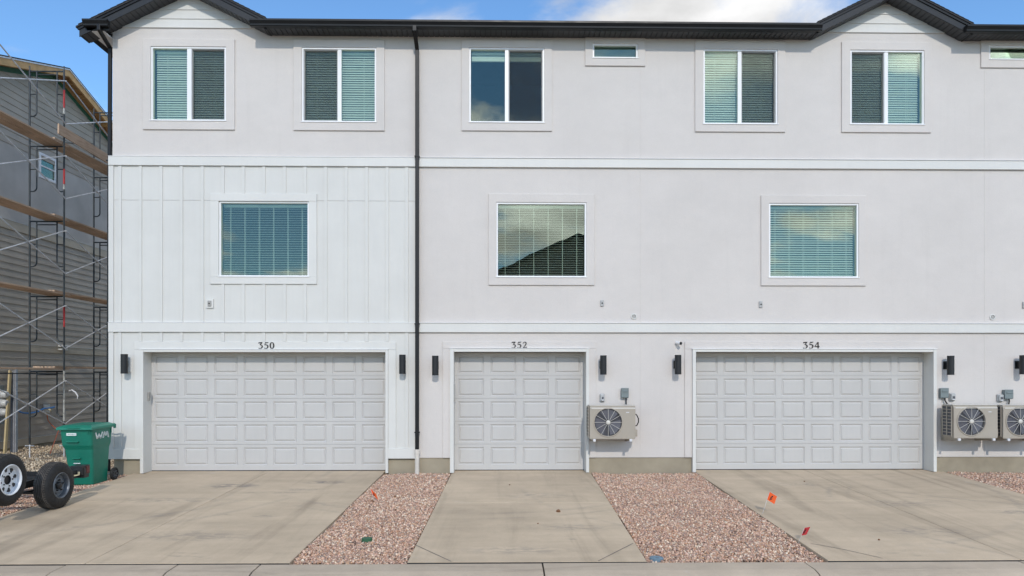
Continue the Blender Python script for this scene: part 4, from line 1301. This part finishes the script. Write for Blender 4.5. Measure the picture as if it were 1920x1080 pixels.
# planks lie loose on the frames
names = ['lowest', 'second', 'third', 'highest']
for k, z in enumerate(LV[1:]):
    for bay, (ya, yb) in enumerate(((FY[0]-0.5, FY[1]+0.22), (FY[1]-0.30, FY[2]+0.35))):
        for q, x in enumerate((XO-0.15, XO-0.42)):
            zz = z-0.005+0.041*(bay)
            sk = rnd.uniform(-0.012, 0.012); tl = rnd.uniform(-0.004, 0.004)
            b = MB(); b.bar((x+sk, ya, zz+0.02+tl), (x-sk, yb+rnd.uniform(-0.06, 0.06), zz+0.02-tl), 0.245, 0.038)
            o = b.build('scaffold_plank', M['plank'], None, 0.004)
            tag(o, 'weathered wooden plank on the %s scaffold deck, %s bay, %s board' % (names[k], ['near', 'far'][bay], ['outer', 'inner'][q]), 'plank', 'planks on the scaffold decks')
o = MB().bar((XO+0.02, FY[1]-0.25, LV[4]+0.30), (XO+0.02, FY[2]-0.25, LV[4]+0.20), 0.038, 0.24).build('toe_board', M['lumber'], None, 0.004)
o.data.materials[0] = M['plank']
tag(o, 'pale board standing on edge along the highest scaffold deck', 'board')
o = MB().tube([at(129,733,FY[1]-0.05), at(135,731,FY[1]-0.06), at(142,736,FY[1]-0.08), at(146,743,FY[1]-0.1), at(145,748,FY[1]-0.1)], [0.010,0.016,0.018,0.014,0.008], 8).build('tape_strip', M['tape_white'])
tag(o, 'white strip of tape hanging from the scaffold post above the bin', 'tape')

# ------------------------------------------------------------------ bits against the grey wall
def on_wall(px, py, off=0.06):
    u = (px-960)/FPX; dx = math.sin(YAW)+math.cos(YAW)*u; dy = math.cos(YAW)-math.sin(YAW)*u
    t = (XG+off)/dx
    return Vector((XG+off, dy*t, EYE+(HOR-py)/FPX*t))
mp_ = on_wall(2, 755, 0.12)
root = thing('meter_bank', (XG, mp_.y, on_wall(2, 790).z), 'bank of three white round electric meters at the left photo edge', 'meter')
box('cabinet', M['box_grey'], root, XG+0.0, XG+0.14, mp_.y-1.2, mp_.y+0.10, on_wall(2,795).z, on_wall(2,722).z, 0.008)
for py in (739.5, 756, 773):
    p = on_wall(5, py, 0.14)
    mt = MB().lathe([(0.11,0),(0.11,0.05),(0.095,0.055),(0.09,0.13),(0.07,0.155),(0,0.158)], (p.x+0.001, p.y-0.05, p.z), 'x', 24).build('meter', M['meter_white'], root)
    MB().lathe([(0.0,0.160),(0.055,0.1595)], (p.x+0.001, p.y-0.05, p.z), 'x', 20).build('dial', M['outlet_grey'], mt)
a = on_wall(9, 846, 0.55); a.z = -0.03; bq = on_wall(19, 695, 0.10)
o = MB().bar(a, bq, 0.09, 0.04, (1,0,0)).build('leaning_stud', M['lumber_pale'], None, 0.004); tag(o, 'pale timber stud leaning on the grey wall beside the meters', 'timber')
for k, (pa, pb_) in enumerate(((22,24),(26.5,27.5),(30,30.5))):
    a = on_wall(pa, 850, 0.50+0.03*k); a.z = -0.03; bq = on_wall(pb_, 697-k*2, 0.08+0.05*k)
    o = MB().bar(a, bq, 0.075, 0.035, (1,0,0)).build('metal_stud', M['steel_stud'], None, 0.003)
    tag(o, 'grey metal stud leaning on the siding, %s stud' % ['nearest the timber', 'middle of three beside the timber', 'farthest from the timber'][k], 'metal stud', 'metal studs leaning on the wall')
p = on_wall(86, 766, 0.03)
root = thing('hose_bib_box', (XG, p.y, p.z), 'small white utility box on the grey siding behind the scaffold', 'utility box')
box('plate', M['meter_white'], root, XG+0.027, XG+0.07, p.y-0.13, p.y+0.13, p.z-0.12, p.z+0.12, 0.01)
MB().tube([(XG+0.07,p.y,p.z-0.02),(XG+0.16,p.y,p.z-0.03),(XG+0.18,p.y,p.z-0.08)], 0.025, 10).build('tap', M['wire_cream'], root)
o = MB().tube([on_wall(33,770,0.3), on_wall(42,774,0.3), on_wall(56,775,0.28), on_wall(70,772,0.25), on_wall(82,766,0.22), on_wall(95,765,0.2), on_wall(102,763,0.2)], 0.022, 8).build('blue_hose', M['hose_blue']); tag(o, 'blue hose slung across the grey siding behind the scaffold', 'hose')
pts = [on_wall(88,778,0.15), on_wall(90,788,0.15), on_wall(96,796,0.2), on_wall(104,803,0.3), on_wall(110,807,0.4), Vector((-11.6, 17.6, -0.02))]
o = MB().tube(pts, 0.011, 8).build('orange_cord', M['cord_orange']); tag(o, 'thin orange cord hanging from the utility box to the ground', 'cord')
p = on_wall(58, 656, 0.05)
root = thing('wall_vent', (XG, on_wall(115,652).y, on_wall(115,652).z), 'small white wall vent hood on the taupe trim board', 'vent')
p = on_wall(115, 652, 0.05)
box('hood', M['meter_white'], root, XG+0.046, XG+0.20, p.y-0.15, p.y+0.15, p.z+0.02, p.z+0.08, 0.01)
box('flap', M['meter_white'], root, XG+0.046, XG+0.15, p.y-0.14, p.y+0.14, p.z-0.08, p.z-0.03, 0.01)

# ================================================================== GREEN BIN
bx0, bx1 = -8.19, -7.585            # top width
by0, by1 = 12.66, 13.36
bz = gz(12.9)-0.012
bn = thing('wheeled_bin', ((bx0+bx1)/2, 13.0, bz), 'green wheeled rubbish bin with white letters beside garage 350', 'bin')
def bin_body():
    b = MB()
    # rings: (z, x0, x1, y0, y1, corner)
    rings = [(0.0, bx0+0.135, bx1-0.040, by0+0.10, by1-0.10, 0.05), (0.34, bx0+0.100, bx1-0.030, by0+0.075, by1-0.085, 0.05), (0.66, bx0+0.060, bx1-0.022, by0+0.055, by1-0.06, 0.05),
             (0.74, bx0+0.030, bx1-0.012, by0+0.022, by1-0.03, 0.05), (1.02, bx0+0.010, bx1-0.004, by0+0.006, by1-0.006, 0.045), (1.05, bx0+0.006, bx1-0.002, by0+0.002, by1-0.002, 0.045)]
    n = 24; vs = []
    for z, x0, x1, y0, y1, c in rings:
        pts = []
        for cx, cy, a0 in ((x1-c, y0+c, -90), (x1-c, y1-c, 0), (x0+c, y1-c, 90), (x0+c, y0+c, 180)):
            for q in range(6):
                a = R(a0+q*18); pts.append((cx+c*math.cos(a), cy+c*math.sin(a), bz+z))
        vs += pts
    fs = [tuple(range(n-1,-1,-1))]
    for i in range(len(rings)-1):
        for k in range(n): fs.append((i*n+k, i*n+(k+1) % n, (i+1)*n+(k+1) % n, (i+1)*n+k))
    b.add(vs, fs)
    return b.build('body', M['bin_green'], bn, 0.010)
bin_body()
# rim, lid with raised centre, hinge handle
MB().holed(bx0-0.012, bx1+0.012, by0-0.012, by1+0.012, [(bx0+0.03, bx1-0.03, by0+0.03, by1-0.03)], 0, 1)
b = MB()
lz = bz+1.062
b.add([(bx0-0.03,by0-0.045,lz-0.035),(bx1+0.03,by0-0.045,lz-0.035),(bx1+0.03,by1+0.02,lz-0.02),(bx0-0.03,by1+0.02,lz-0.02),
       (bx0-0.025,by0-0.040,lz+0.012),(bx1+0.025,by0-0.040,lz+0.012),(bx1+0.025,by1+0.02,lz+0.03),(bx0-0.025,by1+0.02,lz+0.03),
       (bx0+0.05,by0+0.06,lz+0.052),(bx1-0.05,by0+0.06,lz+0.052),(bx1-0.05,by1-0.06,lz+0.070),(bx0+0.05,by1-0.06,lz+0.070)],
      [(0,3,2,1),(0,1,5,4),(1,2,6,5),(2,3,7,6),(3,0,4,7),(4,5,9,8),(5,6,10,9),(6,7,11,10),(7,4,8,11),(8,9,10,11)])
lid = b.build('lid', M['bin_lid'], bn, 0.010)
b = MB(); xm = (bx0+bx1)/2
b.box(xm-0.11, xm+0.11, by0-0.062, by0-0.046, lz-0.005, lz+0.012); b.build('lid_grip', M['bin_lid'], lid, 0.004)
b = MB(); b.tube([(bx0+0.02,by1+0.09,lz+0.025),(bx1-0.02,by1+0.09,lz+0.025)], 0.016, 10)
for x in (bx0+0.06, bx1-0.06): b.box(x-0.02, x+0.02, by1-0.01, by1+0.095, lz-0.01, lz+0.030)
b.build('handle', M['bin_green'], bn)
for x in (bx0-0.032, bx1+0.012):
    box('hinge', M['bin_green'], bn, x, x+0.02, by1-0.02, by1+0.05, lz-0.05, lz+0.03, 0.004)
box('hinge_end', M['rubber'], bn, bx0-0.062, bx0-0.033, by0+0.22, by0+0.36, lz-0.09, lz+0.01, 0.01)
# front grips: darker green plates with recess shade in their colour; steel lift bar
yfz = lambda z: by0+0.055+ (0.66-z)*0.055 if z < 0.66 else by0+0.022
b = MB(); z = 0.76
for z0, x0, x1, h in ((0.755, xm-0.15, xm+0.05, 0.045), (0.43, xm-0.06, xm+0.06, 0.06), (0.325, xm-0.09, xm+0.12, 0.035)):
    y = yfz(z0)
    b = MB(); b.prism([(x0, bz+z0), (x1, bz+z0), (x1-0.015, bz+z0+h), (x0+0.015, bz+z0+h)], 'y', y-0.006, y+0.03)
    b.build('grip_shade', M['bin_shadow_green'], bn)
    box('grip_lip', M['bin_lid'], bn, x0-0.012, x1+0.012, y-0.046, y-0.0065, bz+z0+h, bz+z0+h+0.022, 0.006)
box('lift_bar', M['galvanised'], bn, xm-0.062, xm+0.062, yfz(0.40)-0.02, yfz(0.40)-0.002, bz+0.395, bz+0.412, 0.004)
box('front_rib', M['bin_green'], bn, bx0+0.155, bx0+0.20, by0+0.074, by0+0.12, bz+0.0, bz+0.30, 0.01)
for x in (bx1-0.075, bx1-0.045): box('rim_rib', M['bin_shadow_green'], bn, x, x+0.014, by0-0.006, by0+0.004, bz+0.95, bz+1.01, 0.003)
for y in (by1-0.09,): box('rim_rib', M['bin_shadow_green'], bn, bx1-0.004, bx1+0.006, y, y+0.03, bz+0.93, bz+1.01, 0.003)
# wheels on the right rear corner and its twin
for x, lab in ((bx1+0.005, 0), (bx0-0.0, 1)):
    wy, wz = by1-0.02, bz+0.125
    if lab: x = bx0+0.02
    wl_ = MB().lathe([(0.070,0.0),(0.100,-0.002),(0.122,0.008),(0.125,0.025),(0.122,0.045),(0.100,0.056),(0.085,0.050)], (x, wy, wz), 'x', 28).build('wheel', M['rubber'], bn)
    MB().lathe([(0.0,0.040),(0.03,0.046),(0.034,0.030),(0.088,0.030),(0.090,0.050)], (x, wy, wz), 'x', 28).build('rim', M['frame_black'], wl_)
    for k in range(8):
        a = 2*math.pi*k/8
        b = MB(); b.bar((x+0.040, wy+0.03*math.cos(a), wz+0.03*math.sin(a)), (x+0.040, wy+0.088*math.cos(a), wz+0.088*math.sin(a)), 0.014, 0.012, (1,0,0)); b.build('spoke', M['rim_dark'], wl_)
MB().tube([(bx0+0.03,by1-0.02,bz+0.125),(bx1+0.03,by1-0.02,bz+0.125)], 0.012, 8).build('axle', M['galvanised'], bn)
# WM letters on the right side of the bin: solid W, outlined M
xs_ = bx1+0.0012
def side_stroke(b, p, q, w, x=None):
    p = Vector((0, p[0], p[1])); q = Vector((0, q[0], q[1])); d = (q-p).normalized(); n = Vector((0, -d.z, d.y))*w/2
    x = xs_ if x is None else x
    b.add([(x,)+tuple((p-n)[1:]), (x,)+tuple((p+n)[1:]), (x,)+tuple((q+n)[1:]), (x,)+tuple((q-n)[1:]), (x-0.012,)+tuple((p-n)[1:]), (x-0.012,)+tuple((p+n)[1:]), (x-0.012,)+tuple((q+n)[1:]), (x-0.012,)+tuple((q-n)[1:])],
          [(0,1,2,3),(4,7,6,5),(0,4,5,1),(1,5,6,2),(2,6,7,3),(3,7,4,0)])
L0, lh, lb = by0+0.13, 0.115, bz+0.855
W = MB(); wp = [(0,1),(0.055,0),(0.105,0.75),(0.155,0),(0.215,1)]
for p, q in zip(wp[:-1], wp[1:]): side_stroke(W, (L0+p[0]*1.0, lb+p[1]*lh), (L0+q[0]*1.0, lb+q[1]*lh), 0.030)
W.build('letter', M['print_white'], bn)
W = MB(); mp2 = [(0.225,0.0),(0.27,1),(0.315,0.28),(0.36,1),(0.40,0.0)]
for o_ in (0.0, 0.026):
    for p, q in zip(mp2[:-1], mp2[1:]): side_stroke(W, (L0+p[0]*1.0+o_, lb+p[1]*lh), (L0+q[0]*1.0+o_, lb+q[1]*lh), 0.009)
side_stroke(W, (L0+0.225, lb), (L0+0.251, lb), 0.009); side_stroke(W, (L0+0.40, lb), (L0+0.426, lb), 0.009)
W.build('letter', M['print_white'], bn)
# printed sticker on the front
st_ = box('sticker', M['print_white'], bn, xm-0.16, xm+0.02, by0-0.002, by0+0.010, bz+0.925, bz+0.972)
for k in range(9):
    x = xm-0.150+k*0.018
    box('sticker_print', M['bin_shadow_green'], st_, x, x+rnd.uniform(0.006, 0.012), by0-0.0026, by0-0.0021, bz+0.937+rnd.uniform(0, 0.006), bz+0.958)

# ================================================================== TRAILER
tx = -6.97                # outer face of its right wheels
tr = thing('trailer', (-8.0, 10.6, gz(10.7)), 'low black utility trailer frame with a dark-rimmed wheel on the driveway edge', 'trailer')
gtz = gz(10.85)
def wheel_parts(cx, cy, cz, r, w, rimr, mat, white, parent=None, root=None, top=False):
    """wheel with its outer face towards +x at cx"""
    prof = [(rimr,-0.005),(rimr+0.012,0.0),(rimr+0.05,0.004),(r-0.055,0.0),(r-0.018,-0.022),(r-0.004,-0.045),(r,-0.07),(r,-w+0.07),(r-0.004,-w+0.045),(r-0.018,-w+0.022),(r-0.055,-w),(rimr+0.012,-w)]
    ty = MB().lathe(prof, (cx,cy,cz), 'x', 56).build('tyre', M['rubber'], root)
    # tread ribs
    for k in range(5):
        x = cx-0.052-(w-0.104)*(k+0.5)/5
        hw = (w-0.104)/5/2-0.005
        MB().lathe([(r-0.004,-hw-0.001),(r+0.009,-hw+0.002),(r+0.009,hw-0.002),(r-0.004,hw+0.001)], (x,cy,cz), 'x', 56).build('tread_rib', M['tread_dusty'], ty)
    b = MB()
    for k in range(60):
        a = 2*math.pi*k/60
        for x in (cx-0.048, cx-w+0.048):
            p = Vector((x, cy+(r-0.004)*math.cos(a), cz+(r-0.004)*math.sin(a)))
            b.bar(p-Vector((0.018,0,0)), p+Vector((0.018,0,0)), 0.016, 0.012, (0, math.cos(a), math.sin(a)))
    o = b.build('tread_blocks', M['tread_dusty'], ty); o['kind'] = 'stuff'
    rm = MB()
    if white:
        rm.lathe([(rimr,-0.003),(rimr-0.010,0.006),(rimr-0.022,-0.006),(rimr-0.030,-0.055),(rimr-0.055,-0.070),(rimr*0.62,-0.058),(rimr*0.38,-0.050),(rimr*0.30,-0.052)], (cx,cy,cz), 'x', 48)
    else:
        rm.lathe([(rimr,-0.003),(rimr-0.010,0.006),(rimr-0.020,-0.006),(rimr-0.028,-0.075),(rimr-0.062,-0.095),(rimr*0.66,-0.085),(rimr*0.60,-0.050),(rimr*0.50,-0.040),(rimr*0.34,-0.062),(rimr*0.28,-0.062)], (cx,cy,cz), 'x', 48)
    ro = rm.build('rim', mat, root)
    if white:
        MB().lathe([(0.0,-0.075),(rimr*0.305,-0.075),(rimr*0.305,-0.051)], (cx,cy,cz), 'x', 28).build('centre_bore', M['hub_dark'], ro)
        for k in range(8):      # spoke windows
            a = 2*math.pi*k/8+0.2; ca, sa = math.cos(a), math.sin(a); rr = rimr*0.66
            t0 = Vector((0,-sa,ca)); n0 = Vector((0,ca,sa)); c0 = Vector((cx-0.0585, cy, cz))+n0*rr
            q = [c0-n0*0.030-t0*0.014, c0-n0*0.030+t0*0.014, c0+n0*0.026+t0*0.026, c0+n0*0.036, c0+n0*0.026-t0*0.026]
            b = MB(); b.add([p+Vector((0.0065,0,0)) for p in q]+[p-Vector((0.01,0,0)) for p in q], [tuple(range(5)), tuple(range(9,4,-1))]+[(i, 5+i, 5+(i+1) % 5, (i+1) % 5) for i in range(5)])
            b.build('spoke_window', M['hub_dark'], ro)
        for k in range(5):
            a = 2*math.pi*k/5
            MB().lathe([(0.011,-0.056),(0.011,-0.040),(0,-0.040)], (cx, cy+rimr*0.42*math.cos(a), cz+rimr*0.42*math.sin(a)), 'x', 8).build('bolt_hole', M['frame_black'], ro)
    else:
        MB().lathe([(rimr*0.285,-0.062),(rimr*0.285,-0.035),(rimr*0.22,-0.015),(0.03,-0.008),(0.0,-0.008)], (cx,cy,cz), 'x', 24).build('hub_cap', M['hub_dark'], ro)
        for k in range(5):
            a = 2*math.pi*k/5+0.3
            MB().lathe([(0.012,-0.062),(0.012,-0.020),(0,-0.018)], (cx, cy+rimr*0.42*math.cos(a), cz+rimr*0.42*math.sin(a)), 'x', 8).build('lug_nut', M['hub_dark'], ro)
    return ty
rw = 0.362
w1 = bpy.data.objects.new('wheel', None); link(w1, tr, (tx, 10.85, gtz)); w1['label'] = 'wheel with dark steel rim standing on the concrete'
wheel_parts(tx, 10.85, gtz+rw, rw, 0.235, 0.205, M['rim_dark'], False, root=w1)
w2 = bpy.data.objects.new('wheel', None); link(w2, tr, (-8.98, 10.85, gtz))
wheel_parts(-8.75, 10.85, gtz+rw, rw, 0.235, 0.205, M['rim_dark'], False, root=w2)
# frame
zf0, zf1 = gtz+0.36, gtz+0.47
for x in (-7.36, -8.62): box('frame_rail', M['frame_black'], tr, x-0.03, x+0.03, 8.4, 11.75, zf0, zf1, 0.004)
for y in (8.45, 9.3, 10.2, 11.1, 11.70): box('cross_member', M['frame_black'], tr, -8.588, -7.392, y-0.03, y+0.03, zf0+0.005, zf1-0.005, 0.004)
for x in (-7.36,): 
    b = MB()
    for k in range(4):
        h = 0.33-0.075*k; b.box(x-0.025, x+0.025, 10.85-h, 10.85+h, gtz+0.30-0.012*k, gtz+0.3105-0.012*k)
    b.build('leaf_spring', M['frame_black'], tr)
    box('spring_hanger', M['frame_black'], tr, x-0.02, x+0.02, 10.30, 10.36, gtz+0.29, zf0, 0.004); box('spring_hanger', M['frame_black'], tr, x-0.02, x+0.02, 10.96, 11.02, gtz+0.29, zf0, 0.004)
MB().tube([(-8.7, 10.85, gtz+0.25), (-7.25, 10.85, gtz+0.25)], 0.032, 10).build('axle', M['frame_black'], tr)
b = MB(); b.bar((-7.36, 8.45, zf0+0.05), (-8.0, 7.2, zf0+0.05), 0.06, 0.09); b.bar((-8.62, 8.45, zf0+0.05), (-8.0, 7.2, zf0+0.05), 0.06, 0.09); b.build('tongue', M['frame_black'], tr)
b = MB(); b.box(-8.05, -7.95, 6.85, 7.22, zf0+0.02, zf0+0.12); b.box(-8.02, -7.98, 7.3, 7.36, gtz-0.10, zf0+0.30); b.build('hitch', M['frame_black'], tr, 0.006)
# rear light bracket on the right corner
b = MB(); b.box(-7.33, -7.15, 11.72, 11.86, zf0-0.01, zf1+0.05); b.bar((-7.38, 11.2, zf0+0.03), (-7.24, 11.80, zf0+0.07), 0.05, 0.13)
b.build('light_bracket', M['frame_black'], tr, 0.004)
lb_ = box('tail_light', M['frame_black'], tr, -7.36, -7.16, 11.68, 11.90, zf0+0.04, zf1+0.09, 0.006)
box('lens', M['lens_red'], lb_, -7.159, -7.146, 11.79, 11.88, zf0+0.06, zf1+0.07, 0.003)
for k in range(2):
    MB().tube([(-7.22+0.02*k,11.675,zf0+0.10), (-7.20+0.02*k,11.64,zf0+0.055), (-7.26,11.62,zf0+0.05-0.015*k), (-7.34,11.52,zf0+0.07+0.03*k)], 0.006, 6).build('wire', M['wire_cream'], lb_)
# spare carried on a bracket ahead of the running wheel
b = MB(); b.box(-7.33, -7.16, 9.76, 9.86, zf0+0.0, zf1+0.18); b.build('spare_bracket', M['frame_black'], tr, 0.004)
sp = thing('spare_wheel', (tx, 9.80, gtz+0.27), 'trailer tyre on a white spoked rim at the left photo edge', 'wheel')
wheel_parts(tx-0.04, 9.80, gtz+0.24+0.37, 0.366, 0.215, 0.222, M['rim_white'], True, root=sp)
b = MB()
o = b.lathe([(0.0,0),(0.03,0),(0.03,0.03)], (tx-0.25, 9.80, gtz+0.64), 'x', 10)

# ================================================================== SMALL THINGS ON THE GROUND
def flag(base, head, w, h, mat, lab, ang, mark=True, droop=0.0):
    base = Vector(base); head = Vector(head)
    root = thing('marker_flag', base, lab, 'marker flag', 'utility marker flags')
    MB().tube([base-Vector((0,0,0.03)), base.lerp(head, 0.5)+Vector((0.006,0,0)), head], 0.0022, 6).build('wire', M['galvanised'], root)
    d = Vector((math.cos(ang), math.sin(ang), 0)); up = (head-base).normalized()
    b = MB(); n = 6; vs = []; fs = []
    for i in range(n+1):
        f = i/n; off = d*(w*f)+Vector((0, 0.012*math.sin(f*5), -droop*f*w))
        for t_ in (0, 1):
            p = head-up*(h*(1-t_))+off
            vs += [p, p+Vector((0,0.0012,0))]
    for i in range(n):
        a = 4*i; fs += [(a,a+4,a+6,a+2),(a+1,a+3,a+7,a+5),(a,a+1,a+5,a+4),(a+2,a+6,a+7,a+3)]
    fs += [(0,2,3,1),(4*n,4*n+1,4*n+3,4*n+2)]
    b.add(vs, fs, True); fo = b.build('flag', mat, root)
    if mark:
        b = MB(); c = head-up*h*0.5+d*w*0.5+Vector((0,-0.004+0.012*math.sin(2.5),-droop*w*0.5))
        b.bar(c-d*w*0.22-up*h*0.20, c+d*w*0.22-up*h*0.20, 0.002, h*0.08, up)
        b.bar(c-d*w*0.20-up*h*0.06, c+d*w*0.12-up*h*0.06, 0.002, h*0.07, up)
        b.bar(c-d*w*0.12+up*h*0.02, c+d*w*0.04+up*h*0.24, 0.002, h*0.10, up); b.bar(c+d*w*0.04+up*h*0.24, c+d*w*0.16+up*h*0.02, 0.002, h*0.10, up)
        b.build('printed_mark', M['number_black'], fo)
def G_(px, py, dz=-0.01):
    x, y = gp(px, py); return Vector((x, y, gz(y)+dz))
q = G_(1428, 963); h_ = at(1443, 922, q.y)
flag(q, h_, 0.105, 0.125, M['flag_orange'], 'orange marker flag on a wire at the edge of the 354 driveway', -0.15, True, 0.65)
q = G_(1496, 1014); h_ = at(1508, 998, q.y)
flag(q, h_+Vector((0.0,0,0.05)), 0.085, 0.115, M['flag_red'], 'small red marker flag near the kerb by the 354 driveway', 0.2, True, -0.25)
q = G_(702, 940); h_ = at(694, 916, q.y)
flag(q, h_, 0.10, 0.10, M['flag_orange'], 'bent orange marker flag in the gravel beside the 350 driveway', 0.1, True, 0.95)
for px, py, r, mat, lab in ((688, 1010.5, 0.058, 'lid_green', 'small green round valve cover in the gravel'), (1231, 1047, 0.070, 'lid_blue', 'small blue round valve cover at the kerb end of the gravel')):
    q = G_(px, py, 0.0)
    root = thing('valve_cover', q, lab, 'valve cover', 'valve covers set in the gravel')
    MB().lathe([(r+0.012,-0.06),(r+0.012,0.012),(r,0.016),(r,0.010)], q, 'z', 28).build('collar', M[mat], root)
    ld = MB().lathe([(r-0.002,0.006),(r-0.004,0.014),(r*0.5,0.019),(0,0.020)], q, 'z', 28).build('lid', M[mat], root)
    box('finger_slot', M['ac_dark'], ld, q.x-0.02, q.x+0.02, q.y-r*0.6, q.y-r*0.45, q.z+0.016, q.z+0.0195)
def rock(name, q, s, mat, lab, cat, grp=None, seed=0, sq=(1,1,0.75)):
    rg = random.Random(seed); import bmesh
    bm = bmesh.new(); bmesh.ops.create_icosphere(bm, subdivisions=2, radius=1)
    dirs = [Vector((rg.uniform(-1,1), rg.uniform(-1,1), rg.uniform(-1,1))).normalized() for _ in range(9)]; cut = [rg.uniform(0.55, 0.9) for _ in dirs]
    for v in bm.verts:
        for d_, c_ in zip(dirs, cut):
            e = v.co.dot(d_)-c_
            if e > 0: v.co -= d_*e
        v.co = Vector((v.co.x*sq[0], v.co.y*sq[1], v.co.z*sq[2]))*s*rg.uniform(0.95, 1.05)
    me = bpy.data.meshes.new(name); bm.to_mesh(me); bm.free(); me.materials.append(mat)
    o = bpy.data.objects.new(name, me); link(o, None, Vector(q)+Vector((0,0,s*sq[2]*0.5))); return tag(o, lab, cat, grp)
for k, (px, py, s, lab) in enumerate(((1047.5,960,0.042,'brown dirt clod on the 352 driveway'), (697.5,941,0.032,'brown clod in the gravel under the bent orange flag'), (741,932,0.026,'brown clod in the gravel between the flag and the drain pipe'),
                                 (742,957,0.024,'brown clod in the middle of the narrow gravel strip'), (955.5,909.5,0.016,'tiny brown clod near the 352 garage door'), (1008.5,982,0.014,'tiny brown crumb in the middle of the 352 driveway'),
                                 (783,887,0.022,'brown clod at the foot of the ivory drain pipe'), (1508,903,0.018,'dark crumb near the joint of the 354 driveway'), (1648,1013,0.018,'dark crumb on the lower 354 driveway'),
                                 (1714,880.5,0.022,'small brown clod against the 354 garage door'))):
    rock('dirt_clod', G_(px, py, 0.0), s, M['clod'], lab, 'dirt clod', 'clods of brown dirt', 20+k)
rock('boulder', (-8.62, 11.75, gz(11.75)-0.02), 0.23, M['boulder'], 'pinkish boulder behind the trailer wheels', 'boulder', None, 91, (0.9,0.8,0.9))
rock('boulder', (-8.22, 12.15, gz(12.1)-0.04), 0.13, M['clod'], 'small brown rock between the boulder and the green bin', 'boulder', None, 92)

# cut corners and cracks in the concrete: narrow dark seams
SE = [[(779,1022),(846,1053)], [(1187,1019),(1122,1052)], [(1520,1019),(1580,1030),(1655,1047)]]
for k, s_ in enumerate(SE):
    pts = [gp(*p) for p in s_]
    o = seam(pts, 0.010).build('crack', M['ac_dark']); tag(o, kind='structure')

# ================================================================== HOUSE ACROSS THE STREET (seen mirrored in the windows)
oy = -21.0
apex = (1083-940)/FPX*(2*YW-oy), 1.97+(HOR-437)/FPX*(2*YW-oy)
ox, oz_ = apex
hw = 8.4; osl = 0.47
oh = thing('opposite_house', (ox, oy-6, -0.36), 'dark gabled house across the street mirrored in the middle window', 'house')
eav = oz_-osl*hw
MB().prism([(ox-hw+0.4,-0.5),(ox+hw-0.4,-0.5),(ox+hw-0.4,eav),(ox,oz_-0.25),(ox-hw+0.4,eav)], 'y', oy-12, oy).build('wall', M['siding_grey'], oh)
for s in (-1, 1):
    MB().prism([(ox+s*0.001,oz_-0.2),(ox+s*(hw+0.3),eav-0.34),(ox+s*(hw+0.3),eav-0.14),(ox+s*0.001,oz_)], 'y', oy-12.4, oy+0.5).build('roof', M['shingle'], oh)
for fx_ in (-4.6, -1.2, 2.2, 5.2):
    for z in (1.2, 4.2, 6.9):
        if z > 6 and abs(fx_) > 3: continue
        wd = bpy.data.objects.new('window', None); link(wd, oh, (ox+fx_, oy, z))
        MB().holed(ox+fx_-0.8, ox+fx_+0.8, z, z+1.5, [(ox+fx_-0.72, ox+fx_+0.72, z+0.08, z+1.42)], oy+0.001, oy+0.05).build('frame', M['vinyl_white'], wd)
        box('pane', M['box_grey'], wd, ox+fx_-0.72, ox+fx_+0.72, oy+0.005, oy+0.02, z+0.08, z+1.42)
